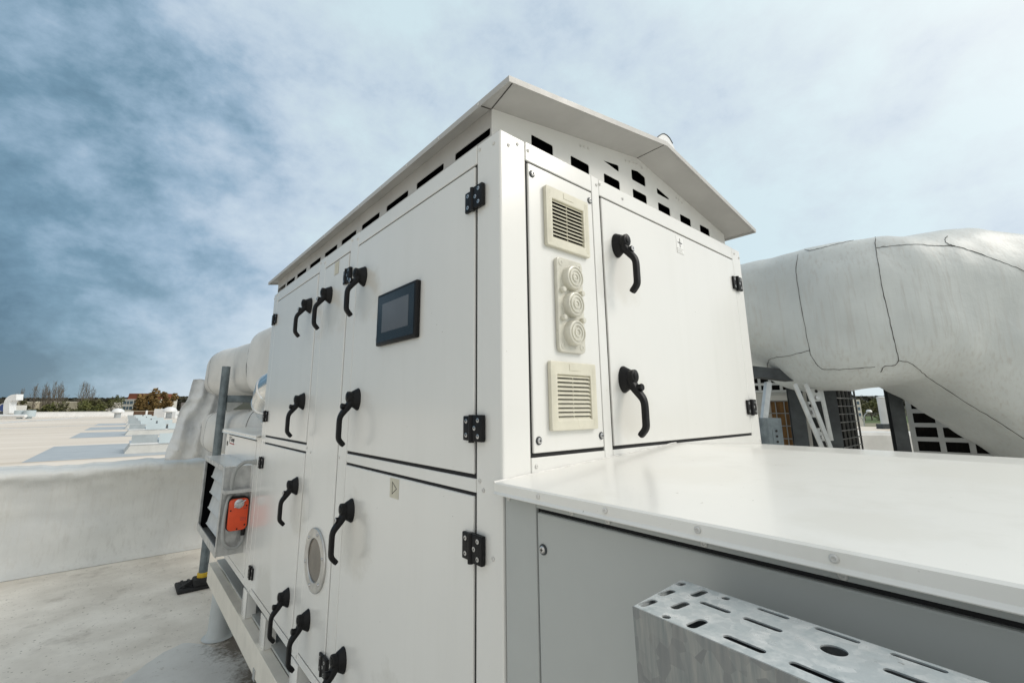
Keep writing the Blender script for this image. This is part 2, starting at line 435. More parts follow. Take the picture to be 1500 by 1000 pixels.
for me, dr, y, z in ((HK, door_A, .831, .513), (HB, door_A, .830, .033), (HK, door_C, 1.490, .514), (HB, door_C, 1.484, .034), (HK, door_B, 1.207, .513), (HB, door_B, 1.206, -.836),
                     (HK, door_L, .832, -.360), (HB, door_L, .832, -.836), (HK, door_D, 1.487, -.358), (HB, door_D, 1.489, -.836)):
    place('handle', me, (-.0015, y, z), LEFT, dr)
for me, x, z in ((HK, .496, .515), (HB, .490, .083)): place('handle', me, (x, -.0015, z), RIGHT, door_E)

def hinge_mesh():
    bm = nb()
    box(bm, -.041, -.0045, -.0085, 0, -.030, .030, .0025)
    box(bm, -.0040, .041, -.0125, 0, -.031, .033, .0025)
    cyl(bm, (-.004, -.0095, -.034), (-.004, -.0095, .033), .0072, seg=14)
    for x, z, n in ((-.027, .017, .0085), (-.027, -.017, .0085), (.026, .020, .0125), (.026, -.018, .0125), (.012, .001, .0125)):
        lathe(bm, [(.0056, 0), (.0056, .001), (.0040, .0014)], (x, -n, z), (0, -1, 0), 14, mi=1)
        cyl(bm, (x, -n - .0010, z), (x, -n - .0016, z), .0022, seg=6, mi=2)
    me = finish(bm, 'hinge', ['black', 'screw', 'dark_hole'])
    me.set_sharp_from_angle(angle=R(38)) if hasattr(me, 'set_sharp_from_angle') else None
    return me
HG = hinge_mesh()
for dr, y, z in ((door_A, .1005, .560), (door_A, .1005, -.050), (door_L, .1005, -.323), (door_L, .1005, -.92), (door_B, .9995, .553), (door_B, .9995, -.916)):
    place('hinge', HG, (-.0020, y, z), LEFT, dr)
for dr, y, z in ((door_C, 2.183, .550), (door_C, 2.183, -.046), (door_D, 2.183, -.314), (door_D, 2.183, -.912)):
    place('hinge', HG, (-.0020, y, z), LEFT @ FLIP, dr)
for x, z in ((1.4145, .550), (1.4145, -.002)): place('hinge', HG, (x, -.0020, z), RIGHT, door_E)

# --- touch screen
bm = nb()
Y0, Y1, Z0, Z1 = .385, .664, .213, .398
box(bm, -.018, -.001, Y0, Y1, Z0, Z1, .005, 3)
scr = obj('control_screen', bm, 'black', door_A, smooth=True)
# glass and display are flush sheets in the one screen mesh
me = scr.data; me.materials.append(M['glass']); me.materials.append(M['display']); me.materials.append(M['conduit'])
b2 = bmesh.new(); b2.from_mesh(me)
box(b2, -.0188, -.017, Y0 + .012, Y1 - .009, Z0 + .012, Z1 - .011, mi=1)
box(b2, -.0192, -.0186, Y0 + .047, Y1 - .045, Z0 + .043, Z1 - .040, mi=2)
box(b2, -.0194, -.0186, Y1 - .0065, Y1 - .003, Z0 + .018, Z0 + .030, mi=3)
b2.to_mesh(me); b2.free()

# --- porthole
pc = Vector((-.0015, 1.166, -.603))
me = plate_mesh('window_ring', [(.117 * math.cos(2 * PI * i / 64), .117 * math.sin(2 * PI * i / 64)) for i in range(64)],
                [[(.084 * math.cos(2 * PI * i / 64), .084 * math.sin(2 * PI * i / 64)) for i in range(64)]], .002, 'ring',
                basis(pc + Vector((-.0045, 0, 0)), (0, -1, 0), (0, 0, 1), (-1, 0, 0)), .0035)
ring = link(bpy.data.objects.new('round_window', me), door_B)
b2 = bmesh.new(); b2.from_mesh(me)
for i in range(6):
    a = R(75 + 60 * i); p = pc + Vector((-.0085, -.102 * math.cos(a), .102 * math.sin(a)))
    lathe(b2, [(.0062, 0), (.0058, .003), (.0035, .0052), (.0008, .006)], p, (-1, 0, 0), 12, mi=2)
cyl(b2, pc + Vector((.002, 0, 0)), pc + Vector((-.0025, 0, 0)), .085, seg=48, mi=1)
me.materials.append(M['porthole']); me.materials.append(M['screw'])
b2.to_mesh(me); b2.free()

# --- stickers
def flat(name, parent, m, o, u, v, polys, th=.0006):
    bm = nb()
    o, u, v = Vector(o), Vector(u), Vector(v); n = u.cross(v).normalized()
    for mi, poly, lift in polys:
        a = [bm.verts.new(o + u * p[0] + v * p[1] + n * lift) for p in poly]
        f = bm.faces.new(a); f.material_index = mi
        r = bmesh.ops.extrude_face_region(bm, geom=[f]); 
        for e in r['geom']:
            if isinstance(e, bmesh.types.BMVert): e.co += n * th
    return obj(name, bm, m, parent)
def tri(s, w):      # outline of a right-pointing triangle made of three bars
    P = [Vector((-.55 * s, .8 * s)), Vector((-.55 * s, -.8 * s)), Vector((.7 * s, 0))]
    c = sum(P, Vector((0, 0))) / 3; out = []
    for i in range(3):
        a, b = P[i], P[(i + 1) % 3]
        out.append([a, b, c + (b - c) * (1 - w), c + (a - c) * (1 - w)])
    return out
flat('arrow_sticker', door_L, ['sticker', 'ink'], (-.0018, .513, -.2440), (0, -1, 0), (0, 0, 1),
     [(0, [(-.029, -.029), (.029, -.029), (.029, .029), (-.029, .029)], 0)] + [(1, q, .0007) for q in tri(.024, .17)])
flat('sticker', door_B, ['paleink', 'sticker'], (-.0018, 1.147, .628), (0, -1, 0), (0, 0, 1),
     [(0, [(-.026, -.031), (.026, -.031), (.026, .031), (-.026, .031)], 0), (1, [(-.0235, -.0285), (.0235, -.0285), (.0235, .0285), (-.0235, .0285)], .0007)])
ln = lambda x0, x1, y0, y1: [(x0, y0), (x1, y0), (x1, y1), (x0, y1)]
flat('plus_sticker', door_E, ['white_sticker', 'ink', 'paleink'], (.920, -.0018, .617), (1, 0, 0), (0, 0, 1),
     [(0, ln(-.026, .026, -.034, .034), 0), (1, ln(-.0165, .0165, .0085, .0118), .0007), (1, ln(-.0014, .0014, -.008, .0085), .0007), (1, ln(-.0014, .0014, .0118, .028), .0007),
      (2, ln(-.0255, .0235, -.0148, -.0140), .0007), (2, ln(-.0255, .0235, -.0325, -.0317), .0007), (2, ln(-.0255, -.0247, -.0317, -.0148), .0007),
      (2, ln(-.019, .012, -.0215, -.0208), .0007), (2, ln(-.019, .016, -.0262, -.0255), .0007)])

# --- cream grilles, sounder strip, screws on the narrow panel
def grille_mesh(w, h):
    fr = basis((0, -.0065, 0), (1, 0, 0), (0, 0, 1), (0, -1, 0))
    iw, ih = w * .775, h * .70
    me = plate_mesh('vent_grille', rrect(-w / 2, w / 2, -h / 2, h / 2, .004), [rrect(-iw / 2, iw / 2, -ih / 2 - .004, ih / 2 - .004, .002)], .008, 'cream', fr, .0022)
    b = bmesh.new(); b.from_mesh(me)
    me.materials.append(M['void'])
    box(b, -iw / 2 - .004, iw / 2 + .004, -.0019, -.0011, -ih / 2 - .008, ih / 2, mi=1)  # black sheet painted in for the shade behind the slats
    n = 11; zz0 = -ih / 2 - .004
    for i in range(n):
        zc = zz0 + ih * (i + .5) / n
        prism(b, [(-.0105, zc - .0038), (-.0092, zc - .0042), (-.0035, zc + .0022), (-.0035, zc + .0048)][::1], 'x', -iw / 2 - .001, iw / 2 + .001)
    for k in (-.5, .02):
        pass
    box(b, -.0012, .0012, -.0058, -.0034, zz0, zz0 + ih)
    # clip at the top and ribs along the edges
    box(b, -.020, .024, -.0138, -.0125, h / 2 - .020, h / 2 - .017); box(b, -.020, -.018, -.0138, -.0125, h / 2 - .017, h / 2 - .004)
    for i in range(34):
        zc = -h / 2 + .010 + (h - .02) * i / 33
        for s in (-1, 1): box(b, s * (w / 2 - .0095) - .0060, s * (w / 2 - .0095) + .0060, -.01325, -.0120, zc - .0011, zc + .0011)
    bmesh.ops.recalc_face_normals(b, faces=b.faces)
    b.to_mesh(me); b.free(); return me
GM = grille_mesh(.181, .173)
place('vent_grille', GM, (.2480, -.0015, .524), RIGHT, access); place('vent_grille', GM, (.2465, -.0015, .0305), RIGHT, access)

bm = nb()
sx0, sx1, sz0, sz1 = .193, .297, .148, .408
fr = basis((0, -.0075, 0), (1, 0, 0), (0, 0, 1), (0, -1, 0))
me = plate_mesh('sounder_strip', rrect(sx0, sx1, sz0, sz1, .012), [], .006, 'sounder', fr, .003)
b = bmesh.new(); b.from_mesh(me)
for z in (.354, .278, .199):
    lathe(b, [(.0365, 0), (.0355, .008), (.0345, .018), (.0330, .0205), (.0290, .0215), (.0282, .0190), (.0245, .0188), (.0238, .0215), (.0190, .0220), (.0183, .0195), (.0130, .0195), (.0122, .0222), (.0078, .0225), (.0070, .0200), (.003, .0205), (.0005, .0215)],
          (.246, -.012, z), (0, -1, 0), 32)
for x, z in ((.207, .316), (.286, .316), (.207, .2385), (.286, .2385)):
    lathe(b, [(.0085, 0), (.0080, .012), (.0060, .014), (.0005, .0145)], (x, -.012, z), (0, -1, 0), 14)
for x, z in ((.207, .394), (.283, .394), (.207, .162), (.283, .162)):
    lathe(b, [(.0090, 0), (.0088, .0025), (.0050, .0030), (.0045, .0018), (.0005, .0018)], (x, -.012, z), (0, -1, 0), 16)
bmesh.ops.recalc_face_normals(b, faces=b.faces)
b.to_mesh(me); b.free()
for p in me.polygons: p.use_smooth = True
me.set_sharp_from_angle(angle=R(30)) if hasattr(me, 'set_sharp_from_angle') else None
link(bpy.data.objects.new('sounder_strip', me), access)

def screw_mesh():
    bm = nb()
    lathe(bm, [(.0102, 0), (.0102, .0016), (.0068, .0018)], (0, 0, 0), (0, -1, 0), 20, mi=2)  # dark ring stands for the shading round the screw head
    lathe(bm, [(.0074, .0016), (.0072, .0040), (.0052, .0060), (.0005, .0064)], (0, 0, 0), (0, -1, 0), 18)
    box(bm, -.0032, .0032, -.0070, -.0060, -.0007, .0007, mi=1); box(bm, -.0007, .0007, -.0071, -.0060, -.0032, .0032, mi=1)
    me = finish(bm, 'screw', ['screw', 'dark_hole', 'darksteel']); me.set_sharp_from_angle(angle=R(30)) if hasattr(me, 'set_sharp_from_angle') else None
    return me
SC = screw_mesh()
for x, z in ((.1135, .633), (.3650, .632), (.1165, -.080), (.3650, -.078)): place('screw', SC, (x, -.0015, z), RIGHT, access)

def rivet_mesh(r=.0052):
    bm = nb()
    lathe(bm, [(r, 0), (r * .97, r * .18), (r * .72, r * .42), (r * .42, r * .5), (r * .36, r * .25), (.0003, r * .25)], (0, 0, 0), (0, -1, 0), 14)
    me = finish(bm, 'rivet', ['rivet']); return me
RV = rivet_mesh()
for y, z in ((.087, .705), (.026, .694), (.084, -.172), (.070, -.192), (.985, .712), (.925, .700), (1.382, .712), (1.322, .700), (1.000 - .015, -.190), (1.385, -.180), (1.330, -.195),
             (2.262, .700), (2.195, .712), (2.262, -.195), (2.20, -.20), (2.2, -1.012), (1.385, -1.012), (1.32, -1.01), (.035, -.333), (.035, -.60)):
    place('rivet', RV, (-.0004, y, z), LEFT, housing)
for x, z in ((.029, .688), (.062, .704), (.102, .690 + .01), (.4245, .708), (.4070, .700), (.410, -.148), (.108, -.140), (1.487, .690), (1.437, .700), (1.487, -.145), (.55, .697)):
    place('rivet', RV, (x, -.0004, z), RIGHT, housing)

# --- vented gable canopy
WY, WX, RX, RZ, SL = .05, .014, .745, .949, .1755
sof = lambda x: RZ - SL * abs(x - RX)
holes = [[(.167, .806), (.262, .806), (.262, .757), (.167, .757)], [(.346, .806), (.440, .806), (.440, .757), (.346, .757)], [(.521, .855), (.616, .870), (.616, .843), (.590, .843)],
         [(.522, .806), (.616, .806), (.616, .757), (.522, .757)], [(.699, .885), (.746, .893), (.793, .884), (.793, .843), (.699, .843)], [(.699, .806), (.793, .806), (.793, .757), (.699, .757)],
         [(.876, .869), (.905, .843), (.972, .843), (.968, .853)], [(.876, .806), (.968, .806), (.968, .757), (.876, .757)], [(1.050, .806), (1.142, .806), (1.142, .757), (1.050, .757)], [(1.226, .806), (1.317, .806), (1.317, .757), (1.226, .757)]]
holes[2] = [(.521, .843 + .012), (.616, .870), (.616, .843)]
holes[6] = [(.876, .869), (.968, .851), (.968, .843), (.876, .843)]
gf = basis((0, WY + .001, 0), (1, 0, 0), (0, 0, 1), (0, -1, 0))
W2 = 2 * RX - WX
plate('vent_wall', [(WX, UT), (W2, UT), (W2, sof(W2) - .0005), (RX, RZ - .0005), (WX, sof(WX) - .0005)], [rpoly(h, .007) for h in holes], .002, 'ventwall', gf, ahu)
lf = basis((WX + .001, 0, 0), (0, -1, 0), (0, 0, 1), (-1, 0, 0))
lh = []
for a in (.058, .292, .522, .753, .982, 1.207, 1.438, 1.669, 1.884, 2.08):
    b_ = a + .171
    lh.append(rpoly([(-b_, .742), (-a, .742), (-a, .766), (-b_, .766)], .006))
plate('vent_wall', [(-WY - .0022, UT), (-2.26, UT), (-2.26, sof(WX) - .0005), (-WY - .0022, sof(WX) - .0005)], lh, .002, 'canopy', lf, ahu)  # darker canopy colour puts this wall's shade into the paint
bm = nb(); box(bm, W2 - .002, W2, WY + .003, 2.26, UT, sof(W2) - .001); prism(bm, [(WX + .003, UT), (W2 - .003, UT), (W2 - .003, sof(W2) - .002), (RX, RZ - .002), (WX + .003, sof(WX) - .002)], 'y', 2.258, 2.26)
obj('vent_wall', bm, 'ventwall', ahu)
bm = nb(); prism(bm, [(.045, UT), (W2 - .035, UT), (W2 - .035, sof(W2 - .035) - .004), (RX, RZ - .004), (.045, sof(.045) - .004)], 'y', .085, 2.22); obj('shade_infill', bm, 'void', ahu)  # black block added so the vent holes read as dark inside
bm = nb()
EX, EY0, EY1, TH = -.030, -.072, 2.325, .007
E2 = 2 * RX - EX
prism(bm, [(EX, sof(EX)), (RX, RZ), (E2, sof(E2)), (E2, sof(E2) + TH), (RX, RZ + TH), (EX, sof(EX) + TH)], 'y', EY0, EY1)
# turned-down verge and eave lips
for ya, yb in ((EY0 - .003, EY0), (EY1, EY1 + .003)):
    prism(bm, [(EX - .003, sof(EX) - .010), (RX, RZ - .010), (E2 + .003, sof(E2) - .010), (E2 + .003, sof(E2) + TH), (RX, RZ + TH + .0006), (EX - .003, sof(EX) + TH)], 'y', ya, yb)
box(bm, EX - .003, EX, EY0, EY1, sof(EX) - .010, sof(EX) + TH); box(bm, E2, E2 + .003, EY0, EY1, sof(E2) - .010, sof(E2) + TH)
roof = obj('canopy_roof', bm, 'canopy', ahu)
# sealant lines along the soffit folds
bm = nb()
def sline(a, b, r=.0016): cyl(bm, a, b, r, seg=6)
zo = -.0008
sline((EX + .018, EY0 + .004, sof(EX + .018) + zo), (WX, WY, sof(WX) + zo)); sline((EX, WY + .004, sof(EX) + zo), (WX, WY + .004, sof(WX) + zo))
sline((EX + .03, EY0 + .004, sof(EX + .03) + zo), (RX, EY0 + .004, RZ + zo), .0014); sline((RX, EY0 + .004, RZ + zo), (E2 - .02, EY0 + .004, sof(E2 - .02) + zo), .0014)
sline((RX, EY0 + .004, RZ + zo), (RX, WY, RZ + zo), .0012)
obj('sealant', bm, 'seam', roof)
for x in (.40, .420, .440, .664, .690, .718, .742, .775, 1.03, 1.052, 1.075): place('rivet', RV, (x, WY - .0004, sof(x) - .028), RIGHT, roof)
RVL = rivet_mesh(.004)
for k in range(12): place('rivet', RVL, (EX - .0034, .05 + .2 * k, sof(EX) - .002), LEFT, roof)
bm = nb()
prof = [(.752, .9570), (.754, .996), (.776, 1.016), (.800, 1.034), (.818, 1.0425), (.838, 1.0445), (.858, 1.0405), (.878, 1.025), (.900, .998), (.950, .9225), (.90, .931), (.80, .9485)]
prism(bm, prof, 'y', -.030, .045)
cowl = obj('ridge_cowl', bm, 'whiteroof', ahu)
bm = nb(); tube(bm, [(x, -.0305, z) for x, z in prof[1:8]], .0022, 6); obj('edge_trim', bm, 'darksteel', cowl)

# ------------------------------------------------------------------ base frame under the unit
frame = thing('equipment_stand', (.1, 1.6, G), 'long cream steel base rail on stub posts below the unit, with one grey leg', 'equipment stand')
bm = nb()
prism(bm, [(-.022, -1.300), (.045, -1.300), (.045, -1.292), (-.014, -1.292), (-.014, -1.174), (.03, -1.174), (.03, -1.166), (-.022, -1.166)], 'y', -2.2, 3.46, bev=.002)
rail = obj('rail', bm, 'rail', frame, smooth='box')
bm = nb(); prism(bm, [(1.40, -1.300), (1.50, -1.300), (1.50, -1.166), (1.40, -1.166)], 'y', -2.2, 3.46, bev=.002); obj('rail', bm, 'rail', frame, smooth='box')
for y in (2.285, 1.855, 1.33, .8, .2):
    bm = nb(); box(bm, -.006, .0, y - .048, y + .048, -1.205, UB - .0005, .001); box(bm, .0005, .05, y - .048, y - .042, -1.165, UB - .0005); obj('stub_post', bm, 'paint', frame)
for y in (3.3, 2.2, 1.1, 0, -1.0):
    bm = nb(); box(bm, .046, 1.399, y - .03, y + .03, -1.28, -1.18, .002); obj('cross_beam', bm, 'rail', frame)
for x, y in ((.045, 3.19), (1.45, 3.19), (.045, -.9), (1.45, .4)):
    bm = nb()
    lathe(bm, [(.062, .302), (.064, .20), (.069, .05), (.076, .030), (.080, .012), (.092, .005), (.104, .003)], (x, y, G + .001), (0, 0, 1), 28)
    obj('leg', bm, 'legwrap', frame, smooth=True)
bm = nb(); box(bm, -.026, -.022, 1.845, 1.885, -1.31, -1.262, .001); obj('bracket', bm, 'bracket', frame)
bm = nb(); box(bm, .03, 1.41, -2.2, 3.44, -1.162, -1.150); obj('floor_tray', bm, 'lowpanel', frame)

# ------------------------------------------------------------------ low cabinets fore and aft of the unit
def low_cabinet(name, y0, y1, label, front):
    c = thing(name, (.75, (y0 + y1) / 2, UB), label, 'cabinet')
    bm = nb(); box(bm, .008, UX - .008, y0 + .004, y1 - .004, UB + .004, -.192); obj('gasket', bm, 'gap', c)
    return c
fc = low_cabinet('duct_cabinet', -2.4, -.0065, 'low grey cabinet with a broad white lid, butted against the bright face', True)
bm = nb()
box(bm, 0, .03, -.1035, -.0075, UB, -.186, .003); box(bm, 0, .03, -2.4, -.1045, -.2030, -.186, .002); box(bm, 0, .03, -2.4, -.1045, UB, -.99, .002)
box(bm, UX - .03, UX, -2.4, -.0075, UB, -.186, .003); box(bm, .031, UX - .031, -2.4, -2.37, UB, -.186)
obj('casing', bm, 'lowpanel', fc, smooth='box')
bm = nb(); box(bm, -.0015, .012, -2.36, -.1085, -.984, -.2100, .003); sp = obj('side_panel', bm, 'lowpanel', fc, smooth='box')
place('screw', SC, (-.0018, -.1245, -.2775), LEFT, sp); place('screw', SC, (-.0018, -.1245, -.90), LEFT, sp)
for k, (y, z) in enumerate(((-.02, -.197), (-.2, -.197), (-.283, -.197), (-.452, -.197), (-.617, -.197), (-.82, -.197))): place('rivet', RV, (-.0004, y, z), LEFT, sp)
LX0, LX1, LR, LZR, LZ0 = -.028, 1.535, .770, -.1195, -.1645
def lid(y0, y1, parent, rz=LZR):
    bm = nb()
    prof = [(LX0, LZ0), (LX0 + .004, LZ0 + .003), (LR - .012, rz - .0004), (LR, rz), (LR + .012, rz - .0004), (LX1 - .004, LZ0 + .003), (LX1, LZ0),
            (LX1, LZ0 - .016), (LX1 + .004, LZ0 - .021), (LX1 + .003, LZ0 - .0225), (LX1 - .0022, LZ0 - .0170), (LX1 - .0022, LZ0 - .003), (LR, rz - .0035),
            (LX0 + .0022, LZ0 - .003), (LX0 + .0022, LZ0 - .0170), (LX0 - .003, LZ0 - .0225), (LX0 - .004, LZ0 - .021), (LX0, LZ0 - .016)]
    prism(bm, prof, 'y', y0, y1)
    o = obj('lid', bm, 'lidpaint', parent, smooth='box')
    return o
fl = lid(-2.42, -.0035, fc)
for k in range(14): place('rivet', RV, (LX0 - .0003, -.139 - .1597 * k, -.1725), LEFT, fl)
bm = nb(); tube(bm, [(LX0 + (LR - LX0) * t, -.0022 + .0008 * math.sin(t * 40), LZ0 + .002 + (LZR - LZ0) * t + .0006 * math.sin(t * 67)) for t in [i / 60 for i in range(61)]], .0028, 6); obj('sealant_bead', bm, 'rivet', fl)
bm = nb(); box(bm, 0, UX, -2.4, -.008, -.1845, -.1805); obj('lid_tray', bm, 'lowpanel', fc)

bc = low_cabinet('duct_cabinet', UY + .004, 3.42, 'low white cabinet with riveted lid and small sticker at the far end', False)
bm = nb()
box(bm, 0, .03, UY + .006, 2.37, UB, -.172, .003); box(bm, 0, .03, 3.335, 3.42, UB, -.172, .003); box(bm, 0, .03, 2.371, 3.334, -.196, -.172, .002)
box(bm, 0, .03, 2.371, 3.334, UB, -.99, .002); box(bm, .031, UX, 3.40, 3.42, UB, -.172); box(bm, UX - .03, UX, UY + .006, 3.399, UB, -.172)
box(bm, -.0015, .012, 2.375, 3.330, -.985, -.2015, .002)
cas = obj('casing', bm, 'paint', bc, smooth='box')
rl = lid(UY + .003, 3.452, bc, -.112)
for k in range(10): place('rivet', RVL, (LX0 - .0003, UY + .06 + .12 * k, -.1725), LEFT, rl)
lf2 = basis((-.0022, 3.275, -.247), (0, -1, 0), (0, 0, 1), (-1, 0, 0))
link(bpy.data.objects.new('lettering', text_mesh('JT Group', .052, 'ink', lf2)), cas)
bm = nb(); box(bm, -.0024, -.0018, 3.07, 3.25, -.266, -.258); obj('red_line', bm, 'redink', cas)
bm = nb(); cyl(bm, (-.0016, 3.345, -.268), (-.004, 3.345, -.268), .018, seg=16); obj('latch', bm, 'black', cas)

# ------------------------------------------------------------------ louvred damper, actuator, conduits
dm = thing('louvre_damper', (-.075, 2.85, -.88), 'aluminium louvred air damper box standing out from the far end of the unit', 'damper')
DY0, DY1, DZ0, DZ1, DX = 2.452, 3.285, -.872, -.352, -.150
bm = nb()
t_ = .035
box(bm, DX, DX + .006, DY0, DY0 + t_, DZ0, DZ1, .001); box(bm, DX, DX + .006, DY1 - t_, DY1, DZ0, DZ1, .001)
box(bm, DX, DX + .006, DY0 + t_, DY1 - t_, DZ1 - .03, DZ1); box(bm, DX, DX + .006, DY0 + t_, DY1 - t_, DZ0, DZ0 + .05)
box(bm, DX + .006, -.0005, DY0 + .004, DY0 + .007, DZ0 + .004, DZ1 - .004)
box(bm, DX + .006, -.0005, DY1 - .007, DY1 - .004, DZ0 + .004, DZ1 - .004)
box(bm, DX + .006, -.0005, DY0 + .007, DY1 - .007, DZ0 + .004, DZ0 + .007)
for x in (-.085, -.045): box(bm, x, x + .003, DY0 - .0005, DY0 + .0040, DZ0 + .01, DZ1 - .01)
obj('frame', bm, 'alu', dm)
bm = nb(); box(bm, DX + .0065, -.0005, DY0 + .003, DY1 - .003, DZ1 - .0035, DZ1 - .0005); obj('cover_plate', bm, 'paint', dm)
bm = nb(); box(bm, -.012, -.004, DY0 + .01, DY1 - .01, DZ0 + .01, DZ1 - .01); box(bm, DX + .02, -.013, DY1 - .014, DY1 - .0075, DZ0 + .01, DZ1 - .01); obj('shade_liner', bm, 'void', dm)  # black lining painted in for the shade deep inside the damper
for i in range(4):
    zc = DZ0 + .105 + i * .108
    bm = nb(); prism(bm, [(DX + .038, zc - .048), (DX + .041, zc - .053), (DX + .050, zc - .048), (DX + .074, zc + .048), (DX + .068, zc + .053), (DX + .046, zc - .040)], 'y', DY0 + .008, DY1 - .10); obj('blade', bm, 'gridplastic', dm)
bm = nb()
box(bm, DX, .02, DY0 - .075, DY0 - .001, -.487, -.484); box(bm, DX, .02, DY0 - .075, DY0 - .073, -.503, -.487); box(bm, DX, DX + .002, DY0 - .073, DY0 - .001, -.503, -.487)
obj('shelf', bm, 'alu', dm)

ac = thing('damper_actuator', (-.055, DY0 - .03, -.73), 'bright orange damper motor with a black edge and a silver clamp on its face', 'actuator')
AX0, AX1, AZ0, AZ1, AY = -.118, -.006, -.722, -.532, DY0 - .062
bm = nb(); prism(bm, rrect(AX0, AX1, AZ0, AZ1, .024, 5), 'y', AY + .012, DY0 - .0008, bev=.003); obj('shell', bm, 'black', ac, smooth=True)
bm = nb(); prism(bm, rrect(AX0 + .004, AX1 - .004, AZ0 + .004, AZ1 - .006, .022, 5), 'y', AY - .004, AY + .0122, bev=.003)
for x, z in ((AX0 + .014, AZ0 + .120), (AX1 - .014, AZ0 + .140), (AX1 - .016, AZ0 + .030), (-.062, AZ0 + .012)): cyl(bm, (x, AY - .0035, z), (x, AY - .0065, z), .0045, seg=10, mi=1)
obj('cover', bm, ['orange', 'black'], ac, smooth=True)
bm = nb()
lathe(bm, [(.027, 0), (.027, .006), (.024, .008), (.0005, .008)], (-.062, AY - .004, AZ1 - .034), (0, -1, 0), 24)
box(bm, -.082, -.040, AY - .026, AY - .014, AZ1 - .040, AZ1 - .030, .002); cyl(bm, (-.062, AY - .014, AZ1 - .034), (-.062, AY - .034, AZ1 - .034), .010, seg=12)
tube(bm, [(-.090, AY - .022, AZ1 - .050), (-.030, AY - .022, AZ1 - .014)], .004, 8)
obj('shaft_clamp', bm, 'screw', ac, smooth=True)
flat('lettering', ac, ['redink'], (-.050, AY - .0042, AZ0 + .060), (1, 0, 0), (0, 0, 1), [(0, ln(0, .034, .012 - .007 * k, .0145 - .007 * k), 0) for k in range(3)] + [(0, ln(.014, .034, .062, .067), 0)])
bm = nb(); cyl(bm, (-.020, AY + .03, AZ0 + .002), (-.020, AY + .028, AZ0 - .036), .0135, .012, 14); obj('cable_gland', bm, 'black', ac, smooth=True)

def ribbed(pts, r, n=26):
    bm = nb(); tube(bm, bezier(pts, n), r, 10, rib=.86); return bm
bm = ribbed([(-.001, 2.33, -.325), (-.025, 2.335, -.322), (-.062, 2.36, -.325), (-.095, 2.385, -.362), (-.108, 2.397, -.42), (-.110, 2.40, -.484)], .0115)
o = obj('flexible_conduit', bm, 'conduit', None, smooth='all', label='grey ribbed conduit arching from the unit corner down to the damper shelf', cat='conduit')
bm = nb(); cyl(bm, (.004, 2.33, -.325), (-.024, 2.334, -.3222), .017, .015, 8); obj('cable_gland', bm, 'conduit', o)
bm = ribbed([(-.020, AY + .029, AZ0 - .030), (-.022, AY + .026, AZ0 - .065), (-.048, AY + .020, AZ0 - .095), (-.090, AY + .018, AZ0 - .092), (-.122, AY + .018, AZ0 - .055), (-.130, AY + .02, AZ0 + .02), (-.127, AY + .026, AZ0 + .11), (-.112, AY + .034, AZ1 + .002), (-.085, AY + .04, AZ1 + .022)], .0115)
obj('flexible_conduit', bm, 'conduit', None, smooth='all', label='grey ribbed conduit looping below and up the left side of the orange damper motor', cat='conduit')

# ------------------------------------------------------------------ wrapped ducts behind the unit, left
def section(c, ua, va, hu, hv, e=.62, seg=40, amp=.012, seed=0.0):
    out = []
    for k in range(seg):
        a = 2 * PI * k / seg
        co, si = math.cos(a), math.sin(a)
        p = c + ua * hu * math.copysign(abs(co) ** e, co) + va * hv * math.copysign(abs(si) ** e, si)
        d = (p - c).normalized()
        p = p + d * amp * noise.noise(p * 3.1 + Vector((seed, 0, 0))) + d * amp * .5 * noise.noise(p * 8 + Vector((0, seed, 0)))
        out.append(p)
    return out

def lerp(a, b, t): return a + (b - a) * t
def duct(stations, n=8, seg=48, amp=.012, seed=0.0):
    """stations: (centre, u axis, v axis, half u, half v); refined by Catmull-Rom on every value"""
    flatv = [Vector(s[0]) for s in stations]; U = [Vector(s[1]) for s in stations]; V = [Vector(s[2]) for s in stations]
    hs = [Vector((s[3], s[4], 0)) for s in stations]
    C_, U_, V_, H_ = bezier(flatv, n), bezier(U, n), bezier(V, n), bezier(hs, n)
    return [(C_[i], U_[i].normalized(), V_[i].normalized(), H_[i].x, H_[i].y) for i in range(len(C_))]
def duct_mesh(st, seg=48, amp=.012, seed=0.0, e=.62):
    bm = nb(); loft(bm, [section(*s, e=e, seg=seg, amp=amp, seed=seed) for s in st]); return bm
def seam_line(bm, st, i0, i1, k0, k1, seg=48, amp=.012, seed=0.0, e=.62, r=.004, n=60, wob=.2):
    """seam along the surface from (station i0, angle k0) to (i1, k1), k in fractions of a turn"""
    pts = []
    for j in range(n + 1):
        t = j / n; fi = lerp(i0, i1, t) + wob * noise.noise(Vector((t * 9, i0, k0 * 7))); a = 2 * PI * (lerp(k0, k1, t) + .003 * noise.noise(Vector((t * 12, k0 * 5, i1))))
        fi = min(max(fi, 0), len(st) - 1.001); i = int(fi); f = fi - i
        q = []
        for s in (st[i], st[i + 1]):
            c, ua, va, hu, hv = s; co, si = math.cos(a), math.sin(a)
            p = c + ua * hu * math.copysign(abs(co) ** e, co) + va * hv * math.copysign(abs(si) ** e, si)
            d = (p - c).normalized()
            q.append(p + d * (amp * noise.noise(p * 3.1 + Vector((seed, 0, 0))) + amp * .5 * noise.noise(p * 8 + Vector((0, seed, 0))) + .0025))
        pts.append(lerp(q[0], q[1], f))
    tube(bm, pts, lambda i: r * (.65 + .7 * abs(noise.noise(Vector((i * .7, k0 * 9, i0))))), 6)

